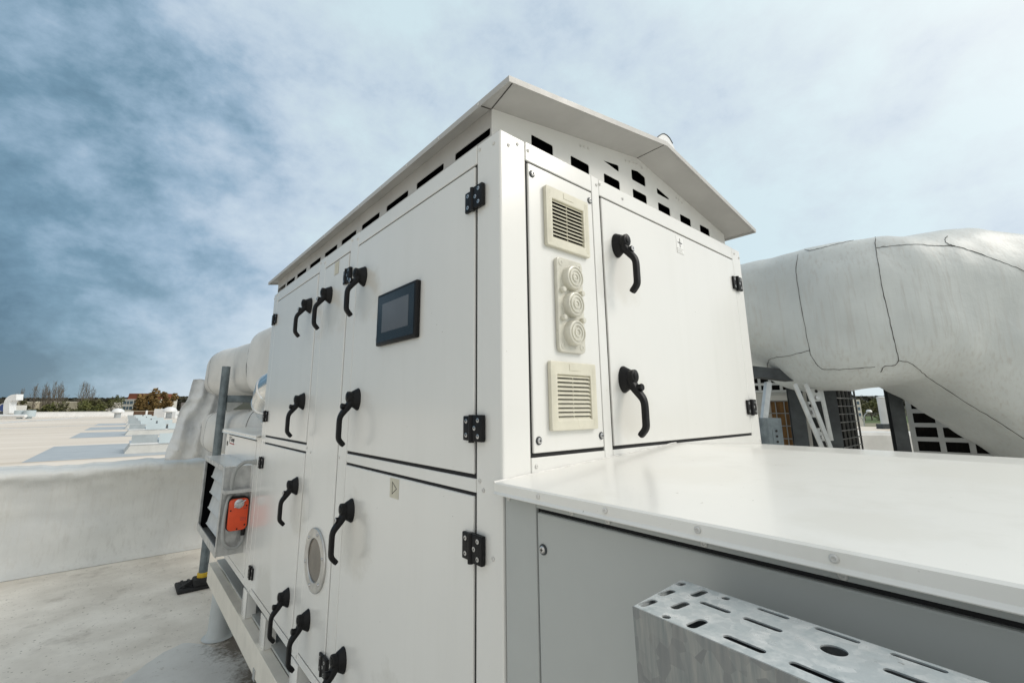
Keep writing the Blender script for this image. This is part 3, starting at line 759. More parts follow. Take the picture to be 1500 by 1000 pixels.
X, Y, Z = Vector((1, 0, 0)), Vector((0, 1, 0)), Vector((0, 0, 1))
diag = Vector((.7, .7, 0))
def rear_duct(name, zc, hz, x_left, label, seed, yend, bulge):
    hw = .46
    st = duct([((x_left + hw + .12, 2.45, zc + .03), X, Z, hw - .1, hz + .02), ((x_left + hw + .06, 3.1, zc), X, Z, hw - .02, hz + .04), ((x_left + hw + .06, 3.62, zc), X, Z, hw, hz + .03), ((x_left + hw + .06, 3.80, zc), X, Z, hw - .015, hz - .008 - bulge),
               ((x_left + hw + .035, 4.6, zc), X, Z, hw - .01, hz - .01), ((x_left + hw - .05, yend - .75, zc - .005), X, Z, hw - .01, hz - .012), ((x_left + hw + .04, yend - .45, zc - .01), (X - Y * .35).normalized(), Z, hw + .02, hz - .02), ((x_left + hw + .38, yend - .25 - .2, zc - .01), (X * .35 - Y).normalized(), Z, hw - .02, hz - .02), ((x_left + 1.5, yend - .46, zc - .01), -Y, Z, hw - .04, hz - .02), ((x_left + 2.6, yend - .46, zc - .01), -Y, Z, hw - .04, hz - .02)], 6)
    root = obj(name, duct_mesh(st, 44, .016, seed, .5), 'wrap2', None, smooth='all', label=label, cat='duct')
    return root, st
ud, ust = rear_duct('wrapped_duct', .415, .288, .085, 'upper of the two white wrapped ducts behind the far end of the unit', 2.0, 6.0, .02)
for i_, r_s in ((15.5, .0028), (30, .0012)):
    bm = nb(); seam_line(bm, ust, i_, i_, .25, .66, 44, .016, 2.0, .5, r_s); obj('seam', bm, 'seam', ud)
ld, lst = rear_duct('wrapped_duct', -.250, .250, .085, 'lower of the two white wrapped ducts behind the far end of the unit', 5.0, 5.9, .0)
for i_, r_s in ((10, .0028), (29, .0012)):
    bm = nb(); seam_line(bm, lst, i_, i_, .10, .66, 44, .016, 5.0, .5, r_s); obj('seam', bm, 'seam', ld)

# shiny elbow
bm = nb()
ep = bezier([(.20, 2.275, .20), (.16, 2.42, .175), (.125, 2.56, .13), (.13, 2.66, .05), (.20, 2.74, -.03), (.30, 2.80, -.08)], 2)
rings = []
for i, p in enumerate(ep):
    a = (ep[min(i + 1, len(ep) - 1)] - ep[max(i - 1, 0)]).normalized(); u, v = frame_of(a)
    for dr, off in ((.121, -.012), (.128, -.006), (.128, .006), (.121, .012)) if i % 2 == 0 else ((.120, 0),):
        rings.append([p + a * off + (u * math.cos(2 * PI * k / 32) + v * math.sin(2 * PI * k / 32)) * dr for k in range(32)])
loft(bm, rings)
obj('duct_elbow', bm, 'duct', None, smooth=True, label='shiny bare metal duct elbow between the unit and the wrapped ducts', cat='duct elbow')

# steel pole with cross bar and rubber foot
PX, PY = .075, 4.30
pole = thing('support_pole', (PX, PY, G), 'blue-grey steel pole with a black rubber foot, in front of the wrapped ducts', 'pole')
bm = nb(); cyl(bm, (PX, PY, G + .10), (PX, PY, .412), .0375, seg=24); cyl(bm, (PX, PY, .12), (PX, PY, .132), .0385, seg=24); obj('tube', bm, 'steel', pole, smooth=True)
bm = nb(); box(bm, PX + .034, 1.4, PY - .03, PY + .03, .062, .130, .004); obj('cross_bar', bm, 'steel', pole)
bm = nb(); prism(bm, [(PX + .038, .060), (PX + .17, .060), (PX + .17, .050), (PX + .06, -.032), (PX + .038, -.032)], 'y', PY - .035, PY - .029); obj('bracket', bm, 'bracket', pole)
bm = nb(); lathe(bm, [(.047, 0), (.047, .035), (.040, .04)], (PX, PY, G + .095), (0, 0, 1), 24); obj('collar', bm, 'yellow', pole, smooth=True)
bm = nb()
box(bm, PX - .19, PX + .09, PY - .06, PY + .20, G + .001, G + .036, .012); box(bm, PX - .075, PX + .075, PY - .07, PY + .07, G + .036, G + .098, .014)
for x in (PX - .15, PX - .10): prism(bm, [(x, G + .037), (x + .02, G + .037), (x + .02, G + .050), (x, G + .050)], 'y', PY - .04, PY + .17)
prism(bm, [(PX - .18, G + .037), (PX - .075, G + .037), (PX - .075, G + .092)], 'y', PY - .012, PY + .012)
obj('rubber_foot', bm, 'rubber', pole, smooth=True)

# white tarpaulin draped from the ducts over the parapet
bm = nb()
def tarp(u, v):
    top = Vector((lerp(-.065, .30, u), lerp(5.56, 5.50, u) , .34 - .22 * u + .05 * math.sin(u * 5))); bot = Vector((lerp(-.225, .30, u), lerp(5.76, 5.68, u), -.60))
    p = lerp(top, bot, v) + Vector((-.012 * math.sin(v * PI) * (1 - u), -.03 * math.sin(v * PI), 0))
    w = .022 + .03 * v
    p += Vector((.02 * noise.noise(p * 5 + Vector((9, 2, 0))), w * math.sin(u * 17 + v * 3 + 2 * noise.noise(p * 3)) + .05 * noise.noise(p * 4) + .035 * noise.noise(p * 13), .05 * noise.noise(p * 5 + Vector((3, 0, 0)))))
    return p
rows = [[tarp(i / 40, j / 44) for i in range(41)] for j in range(45)]
back = [[p + Vector((0, .012, 0)) for p in r] for r in rows]
loft(bm, [a + b[::-1] for a, b in zip(rows, back)])
obj('tarpaulin', bm, 'sheet', None, smooth='all', label='crumpled white tarpaulin hanging from the wrapped ducts onto the parapet', cat='tarpaulin')

# ------------------------------------------------------------------ roof, parapets
def sheet(name, x0, x1, y0, y1, z, m, kind='structure', **k):
    bm = nb(); f = bm.faces.new([bm.verts.new(p) for p in ((x0, y0, z), (x1, y0, z), (x1, y1, z), (x0, y1, z))])
    return obj(name, bm, m, None, kind=kind, **k)
def ragged(name, cx, cy, rx, ry, z, m, seed, n=64, amp=.25):
    bm = nb(); vs = []
    for i in range(n):
        a = 2 * PI * i / n; r = 1 + amp * noise.noise(Vector((math.cos(a) * 1.7, math.sin(a) * 1.7, seed))) + amp * .4 * noise.noise(Vector((math.cos(a) * 7, math.sin(a) * 7, seed)))
        vs.append(bm.verts.new((cx + rx * r * math.cos(a), cy + ry * r * math.sin(a), z)))
    bm.faces.new(vs); return obj(name, bm, m, None, kind='structure')
sheet('roof_surface', -40, 30, -14, 5.95, G, 'roofnear')
ragged('roof_patch', -.20, 2.35, .36, .85, G + .004, 'patchnear', 3.0, amp=.12)
bm = nb(); box(bm, -150, 46, 5.95, 134, -9, G - .002); obj('roof_surface', bm, 'rooffar', None, kind='structure')
# near parapet, wrapped in membrane
def parapet(name, x0, x1, y, ztop, thick, label, n):
    bm = nb()
    prof = [(-.12, G + .002), (-.065, G + .04), (-.02, G + .12), (.045, G + .30), (.075, G + .5), (.065, G + .68), (.015, ztop - .16), (-.03, ztop - .08), (-.015, ztop - .03), (.05, ztop - .005), (.10, ztop), (thick - .06, ztop), (thick, ztop - .04), (thick + .01, G + .4), (thick + .06, G + .002)]
    pf = bezier([(a, b, 0) for a, b in prof], 4)
    rings = []
    for i in range(n + 1):
        x = lerp(x0, x1, i / n); r = []
        for p in pf:
            h = (p.y - G) / (ztop - G)
            q = Vector((x, y + p.x, p.y))
            d = .065 * noise.noise(Vector((x * 1.1, h * 1.9, 1.0))) + .022 * noise.noise(Vector((x * 4.5, h * 5, 4.0))) + .012 * noise.noise(Vector((x * 2.2 + h * 5, h * 9, 8.0)))
            q.y += d * min(1, h * 3); q.y += .022 * noise.noise(Vector((x * 9.0, h * 12, 5.0))) * max(0, min(1, (h - .68) * 4)); q.z += (.034 * noise.noise(Vector((x * 1.5, 7, 2))) + .024 * noise.noise(Vector((x * 6.5, 3, 2)))) * (h if h < 1.2 else 1)
            r.append(q)
        rings.append(r)
    loft(bm, rings)
    return obj(name, bm, 'parapet', None, smooth='all', label=label, cat='parapet wall')
parapet('parapet_wall', -9, 9, 5.80, -.605, .34, 'near low parapet wall wrapped in sagging off-white membrane', 420)

# cable tray in the foreground
T0 = Vector((-.06, -.4452, -.235)); dd = Vector((-.12633362, -.99171513, .02325746)); wv = Vector((-.991987, .12628, -.003762)); tn = dd.cross(wv).normalized()
if tn.z < 0: tn = -tn
ct = thing('cable_tray', T0 + dd * .6 + wv * .06 + Vector((0, 0, -.25)), 'galvanised perforated cable tray end with slots and a round hole, nearest the camera', 'cable tray')
hs = []
def su(u, v, lu, lv): hs.append(slot(u, v, lu, lv))
su(.0165, .054, .0105, .030); su(.0235, .099, .0105, .030); su(.0415, .0225, .0105, .030); su(.0500, .0735, .0105, .030); su(.0085, .013, .0100, .016); su(.0895, .100, .0115, .030)
su(.0600, .1130, .0100, .010); su(.0690, .0100, .0100, .010)
su(.0760, .0445, .0380, .0085); su(.1300, .0445, .0410, .0085); su(.1415, .1015, .0420, .0095); su(.1230, .0070, .0350, .0065); su(.1850, .0070, .0400, .0065); su(.2480, .0070, .0400, .0065)
su(.2040, .1005, .0430, .0095); su(.2540, .0445, .0400, .0090); su(.2680, .1005, .0430, .0095)
hs.append([(.1965 + .0112 * math.cos(2 * PI * i / 32), .0440 + .0112 * math.sin(2 * PI * i / 32)) for i in range(32)])
for k in range(14):
    for v in (.0445, .1010, .0075): su(.316 + .062 * k, v, .042, .0085)
tf = basis(T0, dd, wv, tn)
plate('perforated_web', [(0, 0), (1.25, 0), (1.25, .12), (.0196, .12)], hs, .0016, 'galv', tf, ct)
bm = nb()
def tbox(bm, u0, u1, v0, v1, n0, n1):
    vs = []
    for u in (u0, u1):
        for v in (v0, v1):
            for n in (n0, n1): vs.append(bm.verts.new(T0 + dd * u + wv * v + tn * n))
    for q in ((0, 1, 3, 2), (4, 6, 7, 5), (0, 4, 5, 1), (2, 3, 7, 6), (0, 2, 6, 4), (1, 5, 7, 3)): bm.faces.new([vs[i] for i in q])
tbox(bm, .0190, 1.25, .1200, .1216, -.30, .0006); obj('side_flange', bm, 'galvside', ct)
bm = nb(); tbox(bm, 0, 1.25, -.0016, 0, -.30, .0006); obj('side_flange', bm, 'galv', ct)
bm = nb(); tbox(bm, .022, 1.25, .0002, .1198, -.042, -.040); obj('cover', bm, 'darksteel', ct)  # dark sheet added inside the tray so the slots read black
bm = nb()
A = [T0 + dd * (.0008 + .163 * v) + wv * v + tn * n for v, n in ((.0002, -.0012), (.1198, -.0012), (.1198, -.090), (.0002, -.090))]
Bq = [p + dd * .0012 for p in A]
loft(bm, [A, Bq]); obj('added_end_stop', bm, 'galv', ct)  # unseen plate added to shut light out of the slots
for u in (.05, .4, .8): 
    bm = nb(); tbox(bm, u, u + .03, -.058, -.0018, -.09, -.07); obj('bracket', bm, 'bracket', ct)

# ------------------------------------------------------------------ camera
yaw, pitch, roll, ang = R(39.47811343), R(11.16814841), R(-.20917458), R(40.77857495)
f_ = Vector((math.sin(yaw) * math.cos(pitch), math.cos(yaw) * math.cos(pitch), math.sin(pitch)))
r_ = Vector((math.cos(yaw), -math.sin(yaw), 0)); u_ = r_.cross(f_)
cr, sr = math.cos(roll), math.sin(roll)
RR, UU = r_ * cr + u_ * sr, u_ * cr - r_ * sr
CAM = Vector((-1.05 * math.sin(ang), -1.05 * math.cos(ang), 0))
cam = bpy.data.cameras.new('camera'); co = bpy.data.objects.new('camera', cam)
co.matrix_world = basis(CAM, RR, UU, -f_); COL.objects.link(co)
cam.sensor_width = 36; cam.lens = 646.8 / 1500 * 36; cam.shift_x = 29.8 / 1500; cam.shift_y = -30.8 / 1500
cam.clip_start = .02; cam.clip_end = 6000
scene.camera = co
HR = Vector((math.cos(yaw), -math.sin(yaw), 0)); HF = Vector((math.sin(yaw), math.cos(yaw), 0))   # level right / forward of the view, used to lay out the far things by bearing

def at(az_tan, dist, z):
    """point by bearing (tangent right of the view axis) and level distance ahead"""
    p = CAM + HF * dist + HR * (az_tan * dist); return Vector((p.x, p.y, z))
# ------------------------------------------------------------------ big wrapped duct on the right
V = lambda x, y, z: Vector((x, y, z))
def st_of(top, bot, half, twist=0.0):
    c = (top + bot) / 2; v = (top - bot); L_ = v.length / 2; v.normalize()
    u = (HF - v * HF.dot(v)).normalized()
    return (c, u, v, half, L_)
rst = duct([st_of(V(2.845, 0.896, 1.027), V(2.808, 0.926, 0.493), .34), st_of(V(2.988, 0.519, 1.085), V(2.924, 0.572, 0.354), .38), st_of(V(3.085, 0.180, 1.115), V(2.983, 0.264, 0.153), .42), st_of(V(3.221, -0.049, 1.134), V(3.098, 0.053, 0.110), .44),
            st_of(V(3.452, -0.316, 1.151), V(3.304, -0.195, 0.139), .45), st_of(V(3.773, -0.633, 1.160), V(3.429, -0.324, 0.047), .43), st_of(V(4.127, -1.002, 0.975), V(3.551, -0.489, -0.111), .42), st_of(V(4.345, -1.247, 0.543), V(3.666, -0.649, -0.277), .42), st_of(V(4.416, -1.370, 0.055), V(3.851, -0.840, -0.516), .42), st_of(V(4.533, -1.467, -0.393), V(3.972, -1.004, -0.774), .42)], 10)
RA = dict(seg=64, amp=.022, seed=11.0, e=.66)
bigd = obj('wrapped_duct', duct_mesh(rst, 64, .022, 11.0, .66), 'wrap', None, smooth='all', label='huge white wrapped duct bending downward to the right of the unit, with dark seams', cat='duct')
def seam_pts(pts, r=.0021):
    bm = nb(); tube(bm, [Vector(p) for p in pts], lambda i: r * (.55 + .9 * abs(noise.noise(Vector((i * 1.7, pts[0][0] * 9, pts[0][2]))))), 6); obj('seam', bm, 'seam', bigd)
seam_pts([(2.845, 0.114, 1.045), (2.814, 0.113, 1.006), (2.797, 0.117, 0.972), (2.784, 0.121, 0.938), (2.771, 0.121, 0.902), (2.763, 0.118, 0.871), (2.756, 0.119, 0.836), (2.751, 0.116, 0.801), (2.746, 0.114, 0.769), (2.743, 0.114, 0.740), (2.741, 0.113, 0.712), (2.739, 0.112, 0.685), (2.736, 0.110, 0.654), (2.732, 0.108, 0.616), (2.729, 0.106, 0.565), (2.728, 0.101, 0.508), (2.730, 0.103, 0.453), (2.737, 0.100, 0.397), (2.744, 0.100, 0.360), (2.748, 0.101, 0.338), (2.750, 0.098, 0.329), (2.751, 0.100, 0.327), (2.751, 0.100, 0.324), (2.753, 0.096, 0.320), (2.756, 0.094, 0.309), (2.759, 0.089, 0.298), (2.763, 0.085, 0.286), (2.769, 0.083, 0.274), (2.772, 0.078, 0.266), (2.776, 0.076, 0.258), (2.776, 0.072, 0.257), (2.781, 0.067, 0.247), (2.781, 0.066, 0.246), (2.783, 0.062, 0.243), (2.785, 0.061, 0.239), (2.787, 0.058, 0.237), (2.786, 0.054, 0.237), (2.787, 0.050, 0.234), (2.788, 0.038, 0.233), (2.790, 0.021, 0.232), (2.794, -0.004, 0.232), (2.802, -0.028, 0.227), (2.806, -0.055, 0.231), (2.812, -0.080, 0.230), (2.819, -0.103, 0.231), (2.829, -0.128, 0.231), (2.836, -0.149, 0.235), (2.848, -0.172, 0.234), (2.858, -0.195, 0.237)])
seam_pts([(2.744, 0.100, 0.360), (2.744, 0.125, 0.355), (2.747, 0.150, 0.348), (2.749, 0.177, 0.347), (2.758, 0.206, 0.339), (2.766, 0.231, 0.337), (2.774, 0.258, 0.335), (2.781, 0.280, 0.335), (2.790, 0.309, 0.337), (2.802, 0.331, 0.333), (2.811, 0.351, 0.332), (2.822, 0.367, 0.327), (2.834, 0.380, 0.321), (2.849, 0.386, 0.309), (2.861, 0.397, 0.304), (2.877, 0.404, 0.296), (2.891, 0.409, 0.289), (2.911, 0.414, 0.279), (2.914, 0.416, 0.277), (2.929, 0.416, 0.267), (2.937, 0.415, 0.260), (2.943, 0.411, 0.253), (2.952, 0.412, 0.247), (2.959, 0.407, 0.237), (2.957, 0.400, 0.234), (2.963, 0.396, 0.226)])
seam_pts([(3.049, -0.276, 1.104), (2.991, -0.284, 1.070), (2.962, -0.282, 1.038), (2.951, -0.284, 1.018), (2.936, -0.285, 0.990), (2.920, -0.287, 0.959), (2.905, -0.287, 0.930), (2.891, -0.290, 0.897), (2.880, -0.292, 0.866), (2.872, -0.292, 0.838), (2.868, -0.292, 0.815), (2.865, -0.292, 0.789), (2.865, -0.292, 0.771), (2.863, -0.291, 0.745), (2.862, -0.292, 0.721), (2.861, -0.293, 0.692), (2.858, -0.293, 0.664), (2.858, -0.296, 0.631), (2.858, -0.297, 0.602), (2.859, -0.298, 0.572), (2.860, -0.298, 0.545), (2.862, -0.301, 0.519), (2.859, -0.299, 0.490), (2.859, -0.301, 0.466), (2.860, -0.302, 0.441), (2.860, -0.302, 0.417), (2.862, -0.303, 0.394), (2.868, -0.304, 0.370), (2.870, -0.304, 0.352), (2.875, -0.303, 0.333), (2.879, -0.303, 0.319), (2.884, -0.305, 0.304), (2.888, -0.304, 0.293), (2.892, -0.303, 0.281), (2.895, -0.302, 0.273), (2.898, -0.298, 0.263), (2.899, -0.294, 0.257), (2.900, -0.291, 0.253), (2.900, -0.284, 0.245), (2.899, -0.278, 0.242), (2.894, -0.270, 0.241), (2.891, -0.263, 0.240), (2.886, -0.254, 0.241), (2.880, -0.244, 0.241), (2.878, -0.237, 0.239), (2.879, -0.231, 0.234), (2.878, -0.225, 0.228), (2.882, -0.221, 0.219), (2.885, -0.217, 0.212), (2.889, -0.211, 0.204)])
seam_pts([(2.897, -0.301, 0.269), (2.903, -0.310, 0.267), (2.912, -0.318, 0.263), (2.918, -0.326, 0.262), (2.927, -0.336, 0.261), (2.937, -0.342, 0.255), (2.946, -0.348, 0.250), (2.959, -0.355, 0.243), (2.967, -0.358, 0.237), (2.982, -0.365, 0.227), (2.995, -0.369, 0.219), (3.010, -0.375, 0.212), (3.035, -0.377, 0.198), (3.051, -0.385, 0.192), (3.080, -0.388, 0.179), (3.111, -0.394, 0.169), (3.146, -0.399, 0.161), (3.175, -0.406, 0.152), (3.205, -0.410, 0.143), (3.232, -0.419, 0.132), (3.258, -0.431, 0.118), (3.285, -0.446, 0.099), (3.305, -0.465, 0.078), (3.324, -0.483, 0.056), (3.348, -0.505, 0.029), (3.368, -0.524, 0.008), (3.390, -0.544, -0.012), (3.411, -0.560, -0.032), (3.422, -0.583, -0.050), (3.437, -0.599, -0.070), (3.446, -0.619, -0.090), (3.453, -0.637, -0.108), (3.464, -0.655, -0.131), (3.472, -0.670, -0.146), (3.491, -0.690, -0.170), (3.512, -0.710, -0.194), (3.530, -0.735, -0.220), (3.547, -0.759, -0.247), (3.571, -0.789, -0.279), (3.597, -0.814, -0.311), (3.617, -0.841, -0.339)])
seam_pts([(2.913, 0.089, 1.091), (2.877, 0.069, 1.071), (2.866, 0.057, 1.063), (2.863, 0.045, 1.058), (2.863, 0.033, 1.058), (2.862, 0.023, 1.055), (2.870, 0.008, 1.061), (2.873, -0.005, 1.061), (2.878, -0.020, 1.062), (2.891, -0.037, 1.069), (2.894, -0.052, 1.067), (2.908, -0.072, 1.074), (2.915, -0.089, 1.076), (2.926, -0.105, 1.081), (2.928, -0.125, 1.078), (2.949, -0.138, 1.088), (2.961, -0.156, 1.090), (2.985, -0.173, 1.097)])
seam_pts([(2.941, -0.285, 1.001), (2.949, -0.302, 0.998), (2.959, -0.317, 1.004), (2.966, -0.334, 0.999), (2.978, -0.352, 1.002), (2.988, -0.368, 1.001), (3.000, -0.386, 1.002), (3.008, -0.401, 0.999), (3.022, -0.421, 1.002), (3.032, -0.439, 0.998), (3.046, -0.456, 0.998), (3.059, -0.473, 0.996), (3.073, -0.490, 0.993), (3.080, -0.505, 0.985), (3.095, -0.522, 0.983), (3.109, -0.539, 0.979), (3.124, -0.556, 0.979), (3.136, -0.572, 0.974), (3.151, -0.588, 0.977), (3.161, -0.605, 0.970), (3.173, -0.621, 0.966), (3.182, -0.636, 0.958), (3.194, -0.651, 0.951), (3.204, -0.665, 0.937), (3.220, -0.680, 0.931), (3.234, -0.697, 0.919), (3.248, -0.716, 0.906), (3.258, -0.734, 0.887), (3.271, -0.757, 0.870), (3.290, -0.775, 0.858), (3.307, -0.793, 0.843), (3.323, -0.809, 0.833), (3.331, -0.821, 0.820), (3.346, -0.836, 0.814), (3.358, -0.849, 0.800), (3.374, -0.864, 0.787), (3.392, -0.880, 0.770), (3.411, -0.898, 0.749), (3.430, -0.916, 0.732), (3.448, -0.933, 0.707), (3.468, -0.951, 0.688)])
seam_pts([(3.173, -0.621, 0.966), (3.170, -0.614, 0.972), (3.166, -0.608, 0.974), (3.164, -0.601, 0.981), (3.161, -0.594, 0.984), (3.161, -0.590, 0.991), (3.165, -0.586, 0.998), (3.165, -0.582, 1.001), (3.175, -0.582, 1.013), (3.182, -0.581, 1.021), (3.188, -0.580, 1.027), (3.195, -0.582, 1.032), (3.212, -0.583, 1.045), (3.217, -0.587, 1.045), (3.231, -0.589, 1.054), (3.243, -0.592, 1.060)])

# steelwork beneath the big duct
def bar(bm, a, b, w, t, up=None):
    """flat or square bar from a to b; w across the view, t along the view"""
    a, b = Vector(a), Vector(b); d = (b - a).normalized(); n = (HF - d * HF.dot(d)).normalized(); s = d.cross(n)
    loft(bm, [[p + s * (i * w / 2) + n * (j * t / 2) for i, j in ((-1, -1), (1, -1), (1, 1), (-1, 1))] for p in (a, b)])
    for f in bm.faces: f.smooth = False
def ibeam(bm, x, y, z0, z1, w, ax):
    ax = Vector(ax).normalized(); ay = Vector((-ax.y, ax.x, 0)); h = w / 2; t = w * .08
    pf = [(-h, -h), (h, -h), (h, -h + t), (t / 2, -h + t), (t / 2, h - t), (h, h - t), (h, h), (-h, h), (-h, h - t), (-t / 2, h - t), (-t / 2, -h + t), (-h, -h + t)]
    loft(bm, [[Vector((x, y, z)) + ax * p + ay * q for p, q in pf] for z in (z0, z1)])
    for f in bm.faces: f.smooth = False
for p, w, lab in ((V(3.192, 0.351, -0.063), .088, 'dark steel column under the big wrapped duct, left of the slanted struts'), (V(3.389, 0.189, -0.084), .076, 'dark steel column under the big wrapped duct, right of the slanted struts'),
                  (V(3.759, -0.116, -0.086), .080, 'dark steel column under the big wrapped duct, at the edge of the white grid unit')):
    c = thing('steel_column', (p.x, p.y, G), lab, 'column', 'steel columns under the big duct')
    bm = nb(); ibeam(bm, p.x, p.y, G + .012, .16, w, HR * .90 - HF * .43); obj('beam', bm, 'darksteel', c)
    bm = nb(); q = Vector((p.x, p.y, 0)); box(bm, p.x - .11, p.x + .11, p.y - .11, p.y + .11, G + .001, G + .012); obj('base_plate', bm, 'darksteel', c)
bm = nb(); bar(bm, V(2.642, 0.610, 0.269), V(2.959, 0.284, 0.210), .075, .09)
obj('duct_bearer', bm, 'darksteel', None, label='dark bearer beam tucked under the left end of the big wrapped duct', cat='beam')
bm = nb(); bar(bm, V(2.769, 0.376, 0.165), V(2.639, 0.418, -0.244), .034, .034); bar(bm, V(2.639, 0.418, -0.244), V(2.411, 0.605, -1.641), .034, .034)
obj('strut', bm, 'bracket', None, label='thin grey strut leaning down from the dark bearer beside the unit', cat='strut')
bs = thing('channel_post', V(2.246, 0.223, -0.174), 'blue-grey steel channel stub with a slotted face, rising behind the lid next to the unit', 'post')
bs.location.z = G
p = V(2.260, 0.212, -0.065)
bm = nb(); loft(bm, [[Vector((p.x, p.y, z)) + HR * a + HF * b for a, b in ((-.042, -.03), (.040, -.03), (.040, .05), (-.042, .05))] for z in (G + .001, p.z)]); o = obj('channel', bm, 'steel', bs)
bm = nb(); 
for k in range(9): loft(bm, [[Vector((p.x, p.y, z)) + HR * a + HF * b for a, b in ((-.018, -.0312), (.014, -.0312), (.014, -.0296), (-.018, -.0296))] for z in (p.z - .062 - .12 * k, p.z - .150 - .12 * k)])
obj('slot_plate', bm, 'steel', bs)
bm = nb()
for k in range(24): cyl(bm, Vector((p.x, p.y, p.z - .072 - .03 * k)) + HR * .004 + HF * -.0314, Vector((p.x, p.y, p.z - .072 - .03 * k)) + HR * .004 + HF * -.0326, .007, seg=10)
obj('slot', bm, 'dark_hole', bs)
ss = thing('slanted_strut', V(2.928, 0.115, -0.454), 'pair of slanted zinc-plated flat struts joined by bolted plates, between the dark columns', 'strut')
ss.location.z = G
for a, b, w in ((V(2.818, 0.232, 0.151), V(2.885, 0.151, -0.241), .026), (V(2.885, 0.151, -0.241), V(3.153, -0.070, -1.455), .026), (V(2.851, 0.178, 0.150), V(2.911, 0.103, -0.282), .026), (V(2.911, 0.103, -0.282), V(3.159, -0.101, -1.553), .026), (V(2.995, 0.137, 0.162), V(3.015, 0.121, -0.224), .022)):
    bm = nb(); bar(bm, a, b, w, .012); obj('flat_bar', bm, 'bracket', ss)
for q in ([V(2.863, 0.207, 0.033), V(2.909, 0.169, 0.032), V(2.929, 0.153, -0.071), V(2.887, 0.187, -0.071)], [V(2.920, 0.173, 0.119), V(2.967, 0.135, 0.119), V(2.975, 0.128, 0.037), V(2.932, 0.164, 0.033)], [V(2.907, 0.171, -0.142), V(2.957, 0.130, -0.138), V(2.964, 0.124, -0.226), V(2.916, 0.164, -0.222)]):
    bm = nb(); A = [bm.verts.new(v) for v in q]; B_ = [bm.verts.new(v + HF * .006) for v in q]
    bm.faces.new(A); bm.faces.new(B_[::-1])
    for i in range(4): bm.faces.new((A[i], B_[i], B_[(i + 1) % 4], A[(i + 1) % 4]))
    pl_ = obj('gusset_plate', bm, 'bracket', ss)
    c = sum(q, Vector()) / 4
    bm = nb(); cyl(bm, c - HF * .001 - Vector((0, 0, .018)), c - HF * .008 - Vector((0, 0, .018)), .014, seg=8); cyl(bm, c - HF * .0006 + Vector((0, 0, .025)), c - HF * .0012 + Vector((0, 0, .025)), .011, seg=12, mi=1); obj('bolt', bm, ['screw', 'dark_hole'], pl_)

# outdoor condenser units behind the duct
def condenser(o, ax, w, z0, z1, depth, label, face, cols, rows, barw, coil, grid, shell='casing', vw=None):
    vw = vw or barw
    """o: lower-left front corner; ax: level direction along the front"""
    ax = Vector(ax).normalized(); ay = Vector((-ax.y, ax.x, 0)); o = Vector((o.x, o.y, 0))
    r = thing('condenser_unit', (o.x, o.y, G), label, 'condenser', 'condensers behind the wrapped duct')
    def bx(bm, a0, a1, b0, b1, c0, c1):
        loft(bm, [[o + ax * a + ay * b + Z * z for a, b in ((a0, b0), (a1, b0), (a1, b1), (a0, b1))] for z in (c0, c1)])
        for f in bm.faces: f.smooth = False
    bm = nb(); bx(bm, .0, w, .03, depth, G + .12, z1); obj('casing', bm, shell, r)
    for a in (.05, w - .10):
        bm = nb(); bx(bm, a, a + .05, .05, depth, G + .001, G + .1195); obj('foot', bm, 'darksteel', r)
    bm = nb(); bx(bm, .03, w - .03, .014, .0298, z0, z1 - .04); obj('coil', bm, coil, r)
    bm = nb()
    for i in range(cols + 1):
        a = .0 + (w - vw) * i / cols; bx(bm, a, a + vw, -.004, .010, z0, z1 - .03)
    for j in range(rows + 1):
        z = z0 + (z1 - .03 - barw - z0) * j / rows; bx(bm, 0, w, -.006, .006, z, z + barw)
    obj('guard_grid', bm, grid, r)
    bm = nb(); bx(bm, 0, w, -.008, .0298, z1 - .03, z1 + .01); obj('rim', bm, shell, r); 
    if z0 > G + .2:
        bm = nb(); bx(bm, 0, w, -.002, .0298, G + .12, z0 - .002); obj('blank_panel', bm, shell, r)
    return r
wg = V(4.358, -0.091, -0.140)
pr = lambda o: Vector((o.y - CAM.y, CAM.x - o.x, 0))
condenser(wg, pr(wg), 1.16, -1.386, .45, .75, 'outdoor condenser with a big-meshed white plastic grid, half hidden by the sloping duct', 0, 7, 16, .034, 'blackcoil', 'gridplastic')
bg = V(3.956, 0.564, -0.099)
condenser(bg, (1, 0, 0), .80, -1.2, .62, .75, 'outdoor condenser with black fins behind a fine wire guard, crossed by the slanted struts', 0, 8, 24, .0065, 'blackcoil', 'wire', 'darksteel', .004)
b3_ = V(3.882, 0.262, -0.093)
condenser(b3_, (1, 0, 0), .62, -1.262, .50, .75, 'outdoor condenser with black fins behind a wire guard, right of the slanted struts', 0, 5, 26, .0065, 'blackcoil', 'wire', 'darksteel', .004)
br = V(3.432, 0.633, -0.135)
condenser(br, pr(br), .245, -1.35, .080, .70, 'outdoor condenser with an ochre coil behind a wide wire guard, nearest the unit', 0, 4, 14, .007, 'browncoil', 'wire')
b2_ = V(3.413, 0.752, 0.145)
condenser(b2_, pr(b2_), .40, .115, .52, .30, 'small white-gridded fan section above the ochre condenser', 0, 5, 6, .02, 'blackcoil', 'gridplastic')

